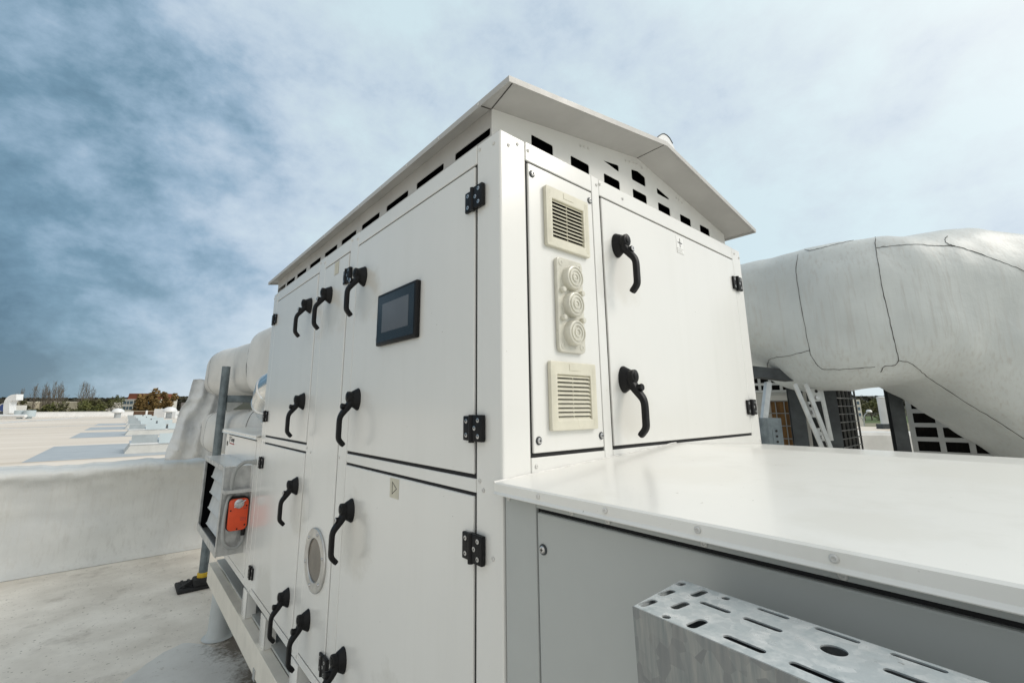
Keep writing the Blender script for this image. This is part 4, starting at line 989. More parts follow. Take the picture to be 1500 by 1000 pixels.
# low wall and roof things seen through the gap under the duct
a, b = V(9.316, 1.849, -0.468), V(10.876, 0.046, -0.455)
dv = (b - a); dv.z = 0; dv.normalize(); nv = Vector((-dv.y, dv.x, 0))
bm = nb(); a0 = a - dv * 1.5; b0 = b + dv * 6
loft(bm, [[p + nv * q + Z * (z - p.z) for q, z in ((-.02, G + .001), (0, -.60), (-.012, -.52), (.02, -.462), (.10, -.455), (.30, -.455), (.33, -.50), (.33, G + .001))] for p in bezier([a0, lerp(a0, b0, .33), lerp(a0, b0, .67), b0], 12)])
obj('parapet_wall', bm, 'wrap2', None, smooth=True, label='smooth white roof parapet seen through the gap under the big wrapped duct', cat='parapet wall')
p = V(49.083, 7.441, -1.527)
bm = nb(); lathe(bm, [(.55, 0), (.50, .05), (.46, .1), (.46, 2.25), (.50, 2.30), (.50, 2.36), (.2, 2.42), (.001, 2.44)], (p.x, p.y, G), (0, 0, 1), 24)
obj('vent_stack', bm, 'whiteroof', None, smooth=True, label='tall pale round vent stack on the far roof, beside a dark column', cat='vent stack')
p = V(42.470, 6.411, -1.519)
bm = nb(); q = Vector((p.x, p.y, G))
loft(bm, [[q + HR * i + HF * j + Z * z for i, j in ((-.55, -.3), (1.2, -.3), (1.2, .3), (-.55, .3))] for z in (.001, .34)])
obj('roof_hatch', bm, ['darksteel'], None, label='low dark roof hatch at the foot of the pale vent stack', cat='hatch')
lp = thing('street_lamp', (V(78.034, 14.688, -2.753).x, V(78.034, 14.688, -2.753).y, -9), 'white globe street lamp with curved arms beyond the roof edge', 'street lamp')
p0 = V(77.860, 14.832, -4.106); p1 = V(78.079, 14.651, -1.569); h1 = V(78.734, 14.112, -0.702); h2 = V(76.671, 15.811, -1.563)
bm = nb(); tube(bm, [Vector((p0.x, p0.y, -9)), p0, p1], .07, 8)
tube(bm, bezier([p1, V(78.246, 14.514, -1.112), h1], 6), .05, 8); tube(bm, bezier([p1 - Z * .9, V(77.826, 14.859, -1.568), V(77.356, 15.247, -1.291), h2], 6), .05, 8); obj('pole', bm, 'bracket', lp)
for h in (h1, h2):
    bm = nb(); lathe(bm, [(.05, -.14), (.32, -.12), (.36, 0), (.28, .16), (.14, .24), (.001, .26)], h, (0, 0, 1), 16); obj('lamp_head', bm, 'lamp', lp, smooth=True)

# ------------------------------------------------------------------ the far roof
def local_box(bm, o, a0, a1, b0, b1, z0, z1, mi=0):
    vs = box(bm, o[0] + a0, o[0] + a1, o[1] + b0, o[1] + b1, z0, z1, 0, mi=mi)
ordn = ['nearest', 'second', 'third', 'fourth', 'fifth', 'sixth']
sky_y = [(20.6, -.26), (35.4, -.16), (47.5, -.10), (60, .02), (74, .10), (90, .2)]
FZ = G - .002
sk = None
for i, (y, x) in enumerate(sky_y):
    if sk is None:
        sk = thing('skylight', (x, y, FZ), 'x', 'skylight', 'row of roof skylights'); base = (x, y)
        bm = nb(); prism(bm, [(x - .16, FZ + .001), (x + 3.2, FZ + .001), (x + 3.04, FZ + .30), (x, FZ + .30)], 'y', y, y + 2.1); obj('curb', bm, 'curb', sk)
        bm = nb(); box(bm, x - .03, x + 3.07, y - .03, y + 2.13, FZ + .301, FZ + .36, .01); obj('rim', bm, 'whiteroof', sk)
        bm = nb(); prism(bm, [(y + .05, FZ + .361), (y + 2.0, FZ + .361), (y + 1.9, FZ + .44), (y + 1.05, FZ + .50), (y + .15, FZ + .44)], 'x', x + .05, x + 2.95); obj('dome', bm, 'flapglass', sk)
        for a0, a1 in ((.82, 1.84), (1.98, 3.00)):
            bm = nb(); prism(bm, [(y - .05, FZ + .33), (y - .035, FZ + .33), (y + .075, FZ + .69), (y + .06, FZ + .69)], 'x', x + a0, x + a1); obj('wind_deflector', bm, 'flap', sk)
        bm = nb(); box(bm, x + .0, x + .78, y + .02, y + .03, FZ + .365, FZ + .66); obj('glass_panel', bm, 'flapglass', sk)
        bm = nb(); box(bm, x + 1.87, x + 1.95, y - .02, y + .06, FZ + .362, FZ + .60); obj('motor', bm, 'darksteel', sk)
        cur = sk
    else:
        cur = dup(sk, Vector((x - base[0], y - base[1], 0)))
    cur['label'] = ordn[i] + ' pale roof skylight with tilted blue-grey flaps, counting away from the parapet'
for i, (y, x) in enumerate(sky_y[:4]):
    bm = nb(); vs = [bm.verts.new(p) for p in ((x - 2.6, y - 1.3, FZ + .004), (x + 4.2, y - 1.3, FZ + .004), (x + 4.2, y + 6.3, FZ + .004), (x - 2.5, y + 6.3, FZ + .004))]; bm.faces.new(vs)
    obj('roof_patch', bm, 'patch', None, kind='structure')
for (x0, y0, x1, y1, w) in ((-9.4, 55, 1.0, 64.5, .35), (-16, 45, -6.5, 122, .5), (-30, 90, 12, 92, .5)):
    d = Vector((x1 - x0, y1 - y0, 0)).normalized(); n_ = Vector((-d.y, d.x, 0)) * w
    bm = nb(); bm.faces.new([bm.verts.new(Vector((x, y, FZ + .008)) + s * n_) for x, y, s in ((x0, y0, -1), (x1, y1, -1), (x1, y1, 1), (x0, y0, 1))])
    obj('roof_seam', bm, 'whiteroof', None, kind='structure')
bm = nb(); box(bm, -34, 1.6, 133, 133.5, FZ + .001, FZ + 1.02); box(bm, -34, 1.6, 132.9, 133.6, FZ + 1.021, FZ + 1.09)
obj('parapet_wall', bm, 'whiteroof', None, label='long straight white parapet along the far edge of the roof, left of the brown panels', cat='parapet wall')
bm = nb(); box(bm, 6.6, 46, 133, 133.5, FZ + .001, FZ + 1.02); box(bm, 6.6, 46, 132.9, 133.6, FZ + 1.021, FZ + 1.09)
obj('parapet_wall', bm, 'whiteroof', None, label='white parapet at the far roof edge right of the brown panels', cat='parapet wall')
bp = thing('barrier', (4.1, 133, FZ), 'dark brown two-panel barrier with a white middle post in the far parapet', 'barrier')
for a0, a1 in ((1.65, 3.8), (4.3, 6.5)):
    bm = nb(); box(bm, a0, a1, 133.1, 133.3, FZ + .001, FZ + 1.05); obj('panel', bm, 'brick', bp)
bm = nb(); box(bm, 3.85, 4.25, 133, 133.4, FZ + .001, FZ + 1.25); obj('post', bm, 'whiteroof', bp)
bm = nb(); box(bm, 1.65, 6.5, 133.12, 133.28, FZ + 1.051, FZ + 1.16); obj('handrail', bm, 'hall', bp)
def mushroom(p, r, h, lab):
    t = thing('roof_vent', (p.x, p.y, FZ), lab, 'roof vent', 'vents on the far roof')
    bm = nb(); lathe(bm, [(r * .62, 0), (r * .5, .1), (r * .5, h * .62)], (p.x, p.y, FZ + .001), (0, 0, 1), 20); obj('shaft', bm, 'patch', t, smooth=True)
    bm = nb(); lathe(bm, [(r * .5, h * .5), (r, h * .58), (r * .98, h * .7), (r * .75, h * .88), (r * .35, h * .98), (.001, h)], (p.x, p.y, FZ), (0, 0, 1), 24); obj('cap', bm, 'whiteroof', t, smooth=True)
mushroom(V(-1.076, 105.762, -1.592), .95, 1.75, 'small white round-topped roof vent before the far parapet, left of the brown panels')
mushroom(V(5.873, 94.856, -1.662), 1.05, 1.95, 'white mushroom-capped roof vent right of the brown panels')
def block(name, px0, d0, w, dpt, h, m, lab, cat, z=FZ, group=None, roof=None):
    t = nb(); q = Vector((px0.x, px0.y, z + .001))
    loft(t, [[q + HR * i + HF * j + Z * k for i, j in ((0, 0), (w, 0), (w, dpt), (0, dpt))] for k in (0, h)])
    for f in t.faces: f.smooth = False
    bmesh.ops.bevel(t, geom=list(t.edges), offset=min(w, h) * .04, segments=1, affect='EDGES')
    return obj(name, t, m, None, label=lab, cat=cat, group=group)
block('vent_box', V(3.835, 99.126, -1.576), 0, 2.0, 1.4, 1.6, 'whiteroof', 'white square vent box just right of the brown panels', 'vent box')
block('vent_box', V(6.103, 93.371, -1.642), 0, .62, .6, 1.1, 'whiteroof', 'little white vent box touching the mushroom-capped vent', 'vent box')
ch = thing('chiller', V(7.857, 100.995, -1.424), 'tall grey-brown chiller cabinet behind the far pipes, near the tarpaulin', 'chiller'); ch.location.z = FZ
p = V(7.857, 100.995, -1.424); q = Vector((p.x, p.y, FZ))
bm = nb(); loft(bm, [[q + HR * i + HF * j + Z * k for i, j in ((0, 0), (1.55, 0), (1.55, 2), (0, 2))] for k in (.3, 2.75)]); obj('cabinet', bm, 'chiller', ch)
bm = nb(); loft(bm, [[q + HR * i + HF * j + Z * k for i, j in ((.75, -.02), (1.45, -.02), (1.45, -.001), (.75, -.001))] for k in (.5, 2.3)]); obj('grille', bm, 'darksteel', ch)
bm = nb(); loft(bm, [[q + HR * i + HF * j + Z * k for i, j in ((.1, 0), (1.5, 0), (1.5, 2), (.1, 2))] for k in (.001, .299)]); obj('plinth', bm, 'darksteel', ch)
tb = thing('pipe_run', V(6.967, 91.364, -1.401), 'white pipe run on small legs below the grey-brown chiller', 'pipe'); tb.location.z = FZ
bm = nb(); p, q = V(6.743, 91.549, -0.950), V(9.407, 89.354, -0.963); tube(bm, [p, q], .22, 12); obj('pipe', bm, 'whiteroof', tb, smooth=True)
for u in (.1, .45, .85):
    w_ = lerp(p, q, u); bm = nb(); box(bm, w_.x - .08, w_.x + .08, w_.y - .08, w_.y + .08, FZ + .001, w_.z - .2); obj('leg', bm, 'whiteroof', tb)
# plant at the far left
fa = thing('rooftop_fan_unit', V(-16.912, 116.215, -1.362), 'far rooftop fan unit with a blue fan and a big pale elbow duct', 'fan unit'); fa.location.z = FZ
p = V(-19.902, 118.678, -1.348); q = Vector((p.x, p.y, FZ))
bm = nb(); loft(bm, [[q + HR * i + HF * j + Z * k for i, j in ((0, 0), (4.95, 0), (4.95, 3), (0, 3))] for k in (.45, 2.35)]); obj('cabinet', bm, 'casing', fa)
bm = nb(); c = V(-16.915, 115.699, 0.298); cyl(bm, c, c + HF * .3, .62, seg=20); obj('fan', bm, 'bluefan', fa)
bm = nb(); ring_ = [c + HF * -.02 + HR * (math.cos(a * PI / 16) * .72) + Z * (math.sin(a * PI / 16) * .72) for a in range(-2, 19)]; tube(bm, ring_, .07, 6); obj('fan_ring', bm, 'whiteroof', fa)
bm = nb(); c = V(-16.854, 115.649, -0.649); loft(bm, [[c + HR * i + HF * j + Z * k for i, j in ((-.5, 0), (.55, 0), (.55, .2), (-.5, .2))] for k in (-.45, .3)]); obj('motor_grille', bm, 'darksteel', fa)
bm = nb()
ep = bezier([V(-15.840, 115.332, -0.775), V(-16.088, 115.536, 0.772), V(-15.987, 115.453, 1.609), V(-15.583, 115.120, 2.027), V(-14.943, 114.593, 2.145)], 3); rings = []
for i, pnt in enumerate(ep):
    a = (ep[min(i + 1, len(ep) - 1)] - ep[max(i - 1, 0)]).normalized(); v = a.cross(HF).normalized(); hw = .50 - .0 * i
    rings.append([pnt + v * s * .52 + HF * t * .6 for s, t in ((-1, -1), (1, -1), (1, 1), (-1, 1))])
loft(bm, rings); 
for f in bm.faces: f.smooth = False
obj('elbow_duct', bm, 'whiteroof', fa)
for i, px in enumerate((V(-14.246, 112.724, -0.889), V(-12.999, 111.697, -0.895))):
    bm = nb(); lathe(bm, [(.4, .001), (.4, .3), (.80, .34), (.80, 1.42), (.72, 1.45), (.001, 1.46)], (px.x, px.y, FZ), (0, 0, 1), 24)
    obj('drum_vent', bm, 'flap', None, smooth=True, label=('left' if i == 0 else 'right') + ' one of two pale round drum vents beside the far fan unit', cat='drum vent', group='drum vents on the far roof')
bm = nb(); tube(bm, [V(-19.867, 113.467, -1.052), V(-12.941, 107.762, -1.084)], .26, 12); o = obj('roof_pipe', bm, 'whiteroof', None, smooth=True, label='thick white pipe lying along the far roof below the fan unit', cat='pipe')

# ------------------------------------------------------------------ land, buildings and trees beyond
sheet('ground', -2500, 2500, -800, 3500, -9.05, 'ground')
def leaves(bm, c, rx, rz, n, s, shape=None):
    """leaf clumps: small random quads spread through an uneven crown"""
    lob = [(Vector((random.gauss(0, .42), random.gauss(0, .42), random.gauss(0, .42))), random.uniform(.35, .6)) for _ in range(9)]
    for _ in range(n):
        o, r = random.choice(lob); d = Vector((random.gauss(0, 1), random.gauss(0, 1), random.gauss(0, 1))).normalized() * (r * random.random() ** .4)
        q = o + d; p = c + Vector((q.x * rx, q.y * rx, q.z * rz))
        a = Vector((random.gauss(0, 1), random.gauss(0, 1), random.gauss(0, 1))).normalized(); u, v = frame_of(a); k = s * random.uniform(.5, 1.3)
        bm.faces.new([bm.verts.new(p + u * k * i + v * k * j) for i, j in ((-1, -.6), (1, -.7), (.8, .7), (-.9, .6))])
def branches(bm, base, top, spread, n, r0, up=.8):
    h = (top - base).length
    tube(bm, bezier([base, lerp(base, top, .35) + Vector((random.gauss(0, .02), random.gauss(0, .02), 0)) * h, lerp(base, top, .7) + Vector((random.gauss(0, .02), random.gauss(0, .02), 0)) * h, top], 4), lambda i: r0 * (1 - i / 13.5), 6)
    for k in range(n):
        t = random.uniform(.18, .92); s = lerp(base, top, t); L_ = h * (1 - t) * random.uniform(.35, .75) + h * .05
        az = random.uniform(0, 2 * PI); d = Vector((math.cos(az) * spread, math.sin(az) * spread, up)).normalized()
        e = s + d * L_; mid = lerp(s, e, .5) + Vector((math.cos(az), math.sin(az), 0)) * L_ * .12 * spread
        tube(bm, [s, mid, e], lambda i: r0 * .42 * (1 - .4 * i) * (1 - t * .6), 4)
        for _ in range(4):
            w = lerp(s, e, random.uniform(.3, .95)); tube(bm, [w, w + (d + Vector((random.gauss(0, .5), random.gauss(0, .5), random.uniform(0, .5)))).normalized() * L_ * .3], r0 * .14, 3)
GZ = -9.05
def tree(name, top, label, cat, group, mode, w, leaf=None, n=500, r0=.3, dist_base=None, size=.35, low=.3):
    base = Vector((top.x, top.y, GZ)); h = top.z - GZ
    t = thing(name, base, label, cat, group)
    bm = nb()
    if mode == 'poplar': branches(bm, base, top, w, 30, r0, 1.0)
    else: branches(bm, base, lerp(base, top, .8), .75, 16, r0 * 1.2, .7)
    obj('trunk', bm, 'bark', t)
    if leaf:
        bm = nb(); zc = GZ + h * (low + (1 - low) * .5); leaves(bm, Vector((top.x, top.y, zc)), w, h * (1 - low) * .42, n, size); obj('crown', bm, leaf, t)
    return t
poplab = {'full': 'dense bare poplar standing alone, second from the left', 'slim': 'slim bare poplar left of the central pair', 'short': 'shortest slim poplar, just left of the tallest central one', 'tall': 'tall bare poplar, left of the central pair',
          'wide': 'tall bare poplar, right of the central pair', 'low': 'lower bare poplar leaning on the right of the central pair', 'fork': 'tallest bare poplar of the right-hand group', 'fork2': 'bare poplar growing close against the right-hand tallest one', 'lean': 'rightmost bare poplar of the row', 'stub': 'leftmost ragged poplar above the elbow duct'}
tree('poplar_tree', V(-26.981, 243.700, 9.268), poplab['full'], 'poplar', 'bare poplars beyond the far roof edge', 'poplar', 0.17, None, r0=.20)
tree('poplar_tree', V(-24.546, 246.877, 10.004), poplab['slim'], 'poplar', 'bare poplars beyond the far roof edge', 'poplar', 0.12, None, r0=.20)
tree('poplar_tree', V(-23.868, 251.500, 8.450), poplab['short'], 'poplar', 'bare poplars beyond the far roof edge', 'poplar', 0.12, None, r0=.20)
tree('poplar_tree', V(-21.775, 242.003, 10.408), poplab['tall'], 'poplar', 'bare poplars beyond the far roof edge', 'poplar', 0.16, None, r0=.20)
tree('poplar_tree', V(-19.760, 235.161, 10.032), poplab['wide'], 'poplar', 'bare poplars beyond the far roof edge', 'poplar', 0.26, None, r0=.20)
tree('poplar_tree', V(-19.554, 245.356, 9.417), poplab['low'], 'poplar', 'bare poplars beyond the far roof edge', 'poplar', 0.2, None, r0=.20)
tree('poplar_tree', V(-12.826, 229.450, 10.129), poplab['fork'], 'poplar', 'bare poplars beyond the far roof edge', 'poplar', 0.26, None, r0=.20)
tree('poplar_tree', V(-12.131, 234.059, 9.966), poplab['fork2'], 'poplar', 'bare poplars beyond the far roof edge', 'poplar', 0.2, None, r0=.20)
tree('poplar_tree', V(-10.105, 234.982, 8.734), poplab['lean'], 'poplar', 'bare poplars beyond the far roof edge', 'poplar', 0.24, None, r0=.20)
tree('poplar_tree', V(-31.966, 255.580, 7.991), poplab['stub'], 'poplar', 'bare poplars beyond the far roof edge', 'poplar', 0.3, None, r0=.20)
tree('leafy_tree', V(-6.435, 208.639, 4.963), 'broad olive tree left of the white house', 'tree', 'trees beyond the far roof edge', 'bush', 4.2, 'leafolive', n=1050, r0=.28, low=0.35, size=0.34)
tree('leafy_tree', V(-3.220, 215.060, 5.415), 'greenish tree just left of the white house', 'tree', 'trees beyond the far roof edge', 'bush', 4.0, 'leafgreen', n=900, r0=.28, low=0.35, size=0.34)
tree('leafy_tree', V(-7.735, 199.345, 3.366), 'low spring-green tree under the rightmost poplar', 'tree', 'trees beyond the far roof edge', 'bush', 3.2, 'leafgreen', n=675, r0=.28, low=0.35, size=0.34)
tree('leafy_tree', V(-22.183, 211.246, 2.086), 'small olive tree below the lone poplar', 'tree', 'trees beyond the far roof edge', 'bush', 2.2, 'leafolive', n=450, r0=.28, low=0.35, size=0.34)
tree('leafy_tree', V(-18.461, 210.771, 2.777), 'small bright olive tree under the central poplars', 'tree', 'trees beyond the far roof edge', 'bush', 2.6, 'leafgreen', n=525, r0=.28, low=0.35, size=0.34)
tree('leafy_tree', V(-15.903, 206.073, 2.505), 'small olive tree right of the central poplars', 'tree', 'trees beyond the far roof edge', 'bush', 2.4, 'leafolive', n=480, r0=.28, low=0.35, size=0.34)
tree('leafy_tree', V(-13.134, 203.792, 1.595), 'low olive bush in the gap between poplar groups', 'tree', 'trees beyond the far roof edge', 'bush', 2.2, 'leafolive', n=420, r0=.28, low=0.35, size=0.34)
tree('leafy_tree', V(-10.358, 204.097, 2.284), 'round green tree below the tallest right-hand poplar', 'tree', 'trees beyond the far roof edge', 'bush', 2.6, 'leafgreen', n=495, r0=.28, low=0.35, size=0.34)
tree('leafy_tree', V(-26.868, 221.582, 3.102), 'small olive tree right of the elbow duct', 'tree', 'trees beyond the far roof edge', 'bush', 2.2, 'leafolive', n=450, r0=.28, low=0.35, size=0.34)
tree('willow_tree', V(4.510, 189.259, 5.793), 'ochre willow with a visible forked trunk in front of the white house', 'tree', 'trees beyond the far roof edge', 'bush', 2.5, 'leaforange', n=975, r0=.28, low=0.45, size=0.36)
tree('willow_tree', V(7.784, 189.154, 6.085), 'dense ochre willow right of the forked one', 'tree', 'trees beyond the far roof edge', 'bush', 2.6, 'leaforange', n=1200, r0=.28, low=0.45, size=0.36)
tree('willow_tree', V(11.213, 191.511, 5.523), 'rightmost ochre willow of the three', 'tree', 'trees beyond the far roof edge', 'bush', 2.2, 'leaforange', n=825, r0=.28, low=0.45, size=0.36)
tree('leafy_tree', V(7.228, 206.453, 5.864), 'darker tree behind the ochre willows', 'tree', 'trees beyond the far roof edge', 'bush', 2.6, 'leafolive', n=600, r0=.28, low=0.35, size=0.34)
tree('blossoming_tree', V(-1.673, 155.485, 1.593), 'small tree in white blossom in front of the white house', 'tree', 'trees beyond the far roof edge', 'bush', 1.9, 'blossom', n=630, r0=.28, low=0.55, size=0.22)
tree('leafy_tree', V(368.148, 71.111, 5.162), 'olive tree in the gap under the big duct, on the left', 'tree', 'trees in the gap under the big duct', 'bush', 5, 'leafolive', n=500, r0=.35, low=.15, size=.5)
tree('leafy_tree', V(384.506, 70.592, 6.223), 'largest yellow-green tree in the gap under the big duct', 'tree', 'trees in the gap under the big duct', 'bush', 6, 'leafgreen', n=700, r0=.35, low=.15, size=.5)
tree('leafy_tree', V(401.167, 69.824, 5.018), 'dark olive tree in the gap under the big duct, centre', 'tree', 'trees in the gap under the big duct', 'bush', 5.5, 'leafolive', n=600, r0=.35, low=.15, size=.5)
tree('leafy_tree', V(391.494, 64.836, 5.740), 'yellow-green tree beside the pale vent stack', 'tree', 'trees in the gap under the big duct', 'bush', 5, 'leafgreen', n=500, r0=.35, low=.15, size=.5)
tree('leafy_tree', V(352.207, 71.286, 2.903), 'low green tree by the sliver of pale house', 'tree', 'trees in the gap under the big duct', 'bush', 5, 'leafgreen', n=450, r0=.35, low=.15, size=.5)
tree('leafy_tree', V(421.510, 66.023, 4.187), 'olive tree half behind the pale vent stack', 'tree', 'trees in the gap under the big duct', 'bush', 5, 'leafolive', n=400, r0=.35, low=.15, size=.5)
bd = thing('apartment_house', V(-0.681, 229.811, -1.090), 'white two-storey house with a red-brown mansard roof behind the ochre willows', 'house'); bd.location.z = GZ
p = V(-0.883, 229.977, -0.296); q = Vector((p.x, p.y, 0)); zt, zr = V(-1.285, 230.308, 3.825).z, V(-0.305, 229.500, 6.096).z
def bb(bm, i0, i1, j0, j1, k0, k1):
    loft(bm, [[q + HR * i + HF * j + Z * k for i, j in ((i0, j0), (i1, j0), (i1, j1), (i0, j1))] for k in (k0, k1)])
    for f in bm.faces: f.smooth = False
bm = nb(); bb(bm, 0, 15, 0, 10, GZ + .01, zt); obj('wall', bm, 'render', bd)
bm = nb(); loft(bm, [[q + HR * i + HF * j + Z * k for i, j in ((i0, 1 - .0), (14.5, 1), (14.5, 9), (i0, 9))] for k, i0 in ((zt + .01, 1.3), (zr, 1.7))]); 
for f in bm.faces: f.smooth = False
obj('roof', bm, 'redroof', bd)
for row, z in enumerate((zt - 1.9, zt - 4.0)):
    for i, a in enumerate((.7, 2.2, 3.3, 4.9, 6.6, 8.3, 10.0, 11.7)):
        bm = nb(); bb(bm, a, a + (1.2 if i % 2 == 0 else .8), -.05, -.002, z, z + 1.15); obj('window', bm, 'window', bd)
bm = nb(); bb(bm, 0, 15, -.12, -.001, zt - .28, zt - .02); obj('cornice', bm, 'whiteroof', bd)
block('industrial_hall', V(-48.088, 362.140, 0), 0, 10.66, 12, 13.33, 'hall', 'long beige hall behind the poplars, left end', 'hall', z=GZ, group='halls behind the poplars')
block('industrial_hall', V(-38.873, 361.027, 0), 0, 9.32, 12, 13.56, 'hall', 'pale beige hall behind the central poplars', 'hall', z=GZ, group='halls behind the poplars')
block('industrial_hall', V(-26.047, 343.985, 0), 0, 11.80, 12, 13.23, 'hall', 'low beige hall between the poplar groups', 'hall', z=GZ, group='halls behind the poplars')
hs_ = thing('house', (256.114, 53.270, GZ), 'sliver of pale house with dark windows left of the street lamp', 'house')
q = V(256.114, 53.270, 0)
bm = nb(); bb(bm, 0, 4.21, 0, 1.2, GZ + .01, 3.05); obj('wall', bm, 'render', hs_)
for k in range(3):
    bm = nb(); bb(bm, 2.61, 3.70, -.05, -.002, 3.05 - 2.2 - k * 2.6, 3.05 - .8 - k * 2.6); obj('window', bm, 'window', hs_)
# wooded hills: terrain plus one mass of far crowns
def hill(name, pts, dist, depth, m):
    bm = nb(); rows = []
    for s, k in ((0, 0), (.25, .55), (.6, 1), (1.3, .9)):
        row = []
        for az, el in pts:
            d = dist + depth * s; p = at(az, d, 0); row.append(bm.verts.new((p.x, p.y, -9.2 + (el * d + 9.2) * k)))
        rows.append(row)
    for a, b in zip(rows, rows[1:]):
        for i in range(len(a) - 1): bm.faces.new((a[i], a[i + 1], b[i + 1], b[i]))
    return obj(name, bm, m, None, kind='structure')
hp = [(-2.2 + .06 * i, .024 + .004 * noise.noise(Vector((i * .21, 0, 0))) + .0015 * noise.noise(Vector((i * .9, 3, 0)))) for i in range(75)]
hill('hills', hp, 420, 260, 'hillm')
bm = nb()
for _ in range(9000):
    az = random.uniform(-1.35, -.62) if random.random() < .93 else random.uniform(.7, 1.0); d = random.uniform(415, 560); i = min(max((az + 2.2) / .06, 0), 73); el = lerp(hp[int(i)][1], hp[int(i) + 1][1], i % 1)
    z = lerp(-6, el * d, random.random() ** .55); p = at(az, d, z); a = Vector((random.gauss(0, 1), random.gauss(0, 1), random.gauss(0, 1))).normalized(); u, v = frame_of(a); k = random.uniform(.8, 2.2)
    bm.faces.new([bm.verts.new(p + u * k * x + v * k * y) for x, y in ((-1, -.6), (1, -.8), (.8, .8), (-.9, .6))])
o = obj('far_wood', bm, 'leafdark', None, kind='stuff'); tag(o, 'dark far wood covering the hills along the horizon', 'wood')
bm = nb(); a_ = [at(.74, 250, -9.03), at(1.1, 250, -9.03), at(1.1, 420, -9.03), at(.74, 420, -9.03)]; bm.faces.new([bm.verts.new(p) for p in a_]); obj('lawn', bm, 'lawn', None, kind='structure')

# ------------------------------------------------------------------ daylight
SUN = Vector((.50, -.62, .66)).normalized()
sun = bpy.data.lights.new('sun', 'SUN'); sun.energy = 1.5; sun.angle = R(24); sun.color = (1.0, .94, .86)
so = bpy.data.objects.new('sun', sun); so.rotation_euler = SUN.to_track_quat('Z', 'Y').to_euler(); COL.objects.link(so)
w = bpy.data.worlds.new('World'); scene.world = w; w.use_nodes = True
T = w.node_tree; N, L = T.nodes, T.links; N.clear()
out = N.new('ShaderNodeOutputWorld'); bgn = N.new('ShaderNodeBackground'); L.new(bgn.outputs[0], out.inputs[0])
sky = N.new('ShaderNodeTexSky'); sky.sky_type = 'NISHITA'; sky.sun_disc = False; sky.sun_elevation = math.asin(SUN.z); sky.sun_rotation = math.atan2(SUN.x, SUN.y)
tc = N.new('ShaderNodeTexCoord'); gen = tc.outputs['Generated']
def math_(op, a, b=None, c=None, clamp=False):
    n = N.new('ShaderNodeMath'); n.operation = op; n.use_clamp = clamp
    for i, v in enumerate((a, b, c)):
        if v is None: continue
        if isinstance(v, (int, float)): n.inputs[i].default_value = v
        else: L.new(v, n.inputs[i])
    return n.outputs[0]
def dot_(v):
    n = N.new('ShaderNodeVectorMath'); n.operation = 'DOT_PRODUCT'; L.new(gen, n.inputs[0]); n.inputs[1].default_value = v; return n.outputs['Value']
sep = N.new('ShaderNodeSeparateXYZ'); L.new(gen, sep.inputs[0]); dz = sep.outputs['Z']
def cloud(scale, detail, rough, off, dist=.0):
    mp = N.new('ShaderNodeMapping'); mp.inputs['Location'].default_value = off; mp.inputs['Scale'].default_value = (1, 1, 1.45); L.new(gen, mp.inputs[0])
    n = N.new('ShaderNodeTexNoise'); n.inputs['Scale'].default_value = scale; n.inputs['Detail'].default_value = detail; n.inputs['Roughness'].default_value = rough; n.inputs['Distortion'].default_value = dist
    L.new(mp.outputs[0], n.inputs['Vector']); return n.outputs['Fac']
c1 = cloud(2.4, 10, .54, (2.2, .6, 7.3), .25); c2 = cloud(5.6, 12, .62, (7.3, 2.2, 0), .10)
az_ = math_('DIVIDE', dot_(tuple(HR)), math_('MAXIMUM', math_('ADD', dot_(tuple(HF)), .25), .05))   # compass bearing of the storm front
front = N.new('ShaderNodeMapRange'); front.interpolation_type = 'SMOOTHSTEP'; front.inputs['From Min'].default_value = -.95; front.inputs['From Max'].default_value = -.10; L.new(az_, front.inputs['Value'])
v = math_('ADD', math_('MULTIPLY', front.outputs[0], .66), math_('ADD', math_('MULTIPLY', c1, 1.25), math_('MULTIPLY', c2, 1.15)))
v = math_('SUBTRACT', v, .985)
bank = math_('MULTIPLY', math_('SUBTRACT', 1.0, math_('MINIMUM', math_('MULTIPLY', math_('ABSOLUTE', dz), 1.9), 1.0)), math_('SUBTRACT', 1.0, front.outputs[0]))   # the storm is darkest low down
v = math_('SUBTRACT', v, math_('MULTIPLY', bank, .26))
high = N.new('ShaderNodeMapRange'); high.interpolation_type = 'SMOOTHSTEP'; high.inputs['From Min'].default_value = .34; high.inputs['From Max'].default_value = .62; L.new(dz, high.inputs['Value'])
v = math_('ADD', v, math_('MULTIPLY', math_('MULTIPLY', high.outputs[0], math_('SUBTRACT', 1.0, front.outputs[0])), .20))
cr_ = N.new('ShaderNodeValToRGB'); L.new(v, cr_.inputs[0]); e = cr_.color_ramp.elements
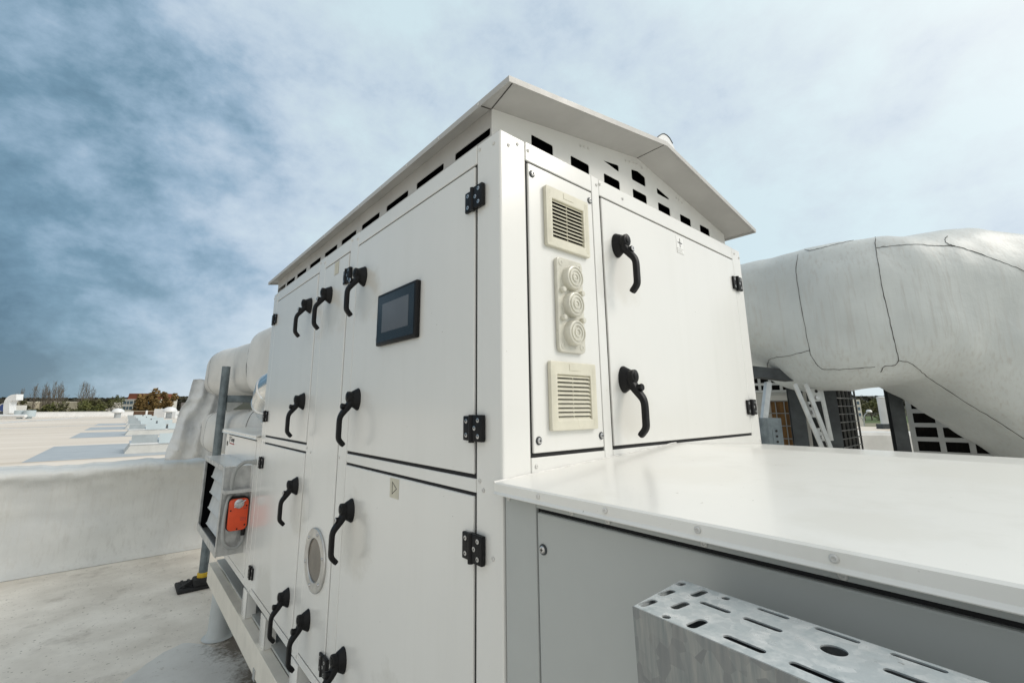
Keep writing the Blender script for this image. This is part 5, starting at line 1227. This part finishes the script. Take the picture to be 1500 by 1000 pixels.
e[0].position = .0; e[0].color = (.10, .19, .27, 1); e[1].position = .98; e[1].color = (.69, .85, .91, 1)
for pos, c in ((.22, (.19, .325, .435, 1)), (.40, (.34, .485, .625, 1)), (.56, (.51, .635, .765, 1)), (.70, (.61, .73, .835, 1)), (.82, (.655, .785, .86, 1))):
    k = e.new(pos); k.color = c
def mixc(f, a, b):
    m = N.new('ShaderNodeMix'); m.data_type = 'RGBA'
    if isinstance(f, float): m.inputs['Factor'].default_value = f
    else: L.new(f, m.inputs['Factor'])
    for s, x in ((m.inputs['A'], a), (m.inputs['B'], b)):
        if isinstance(x, tuple): s.default_value = x
        else: L.new(x, s)
    return m.outputs['Result']
# thin bright cloud round the hidden sun, and a second unseen glow added left behind the viewer to lift the shaded face
glow = math_('POWER', math_('MAXIMUM', dot_(tuple(SUN)), 0.0), 4.0)
col = mixc(math_('MULTIPLY', glow, .9, clamp=True), cr_.outputs[0], (1.45, 1.41, 1.32, 1))
gl2 = math_('POWER', math_('MAXIMUM', dot_(tuple(Vector((-.80, -.38, .46)).normalized())), 0.0), 2.4)
col = mixc(math_('MULTIPLY', gl2, .95, clamp=True), col, (.90, .87, .81, 1))
low = math_('MULTIPLY', math_('POWER', math_('SUBTRACT', 1.0, math_('MINIMUM', math_('ABSOLUTE', math_('MULTIPLY', dz, 3.2)), 1.0)), 1.5), front.outputs[0])
col = mixc(math_('MULTIPLY', low, .6, clamp=True), col, (.80, .87, .90, 1))
scl = N.new('ShaderNodeVectorMath'); scl.operation = 'SCALE'; L.new(sky.outputs[0], scl.inputs[0]); scl.inputs['Scale'].default_value = .09
fin = mixc(.90, scl.outputs[0], col)
L.new(fin, bgn.inputs['Color']); bgn.inputs['Strength'].default_value = 1.0

scene.view_settings.view_transform = 'Standard'; scene.view_settings.look = 'None'; scene.view_settings.exposure = .0; scene.view_settings.gamma = 1
scene.render.engine = 'CYCLES'; scene.cycles.use_denoising = True; scene.cycles.max_bounces = 8; scene.cycles.sample_clamp_indirect = 8
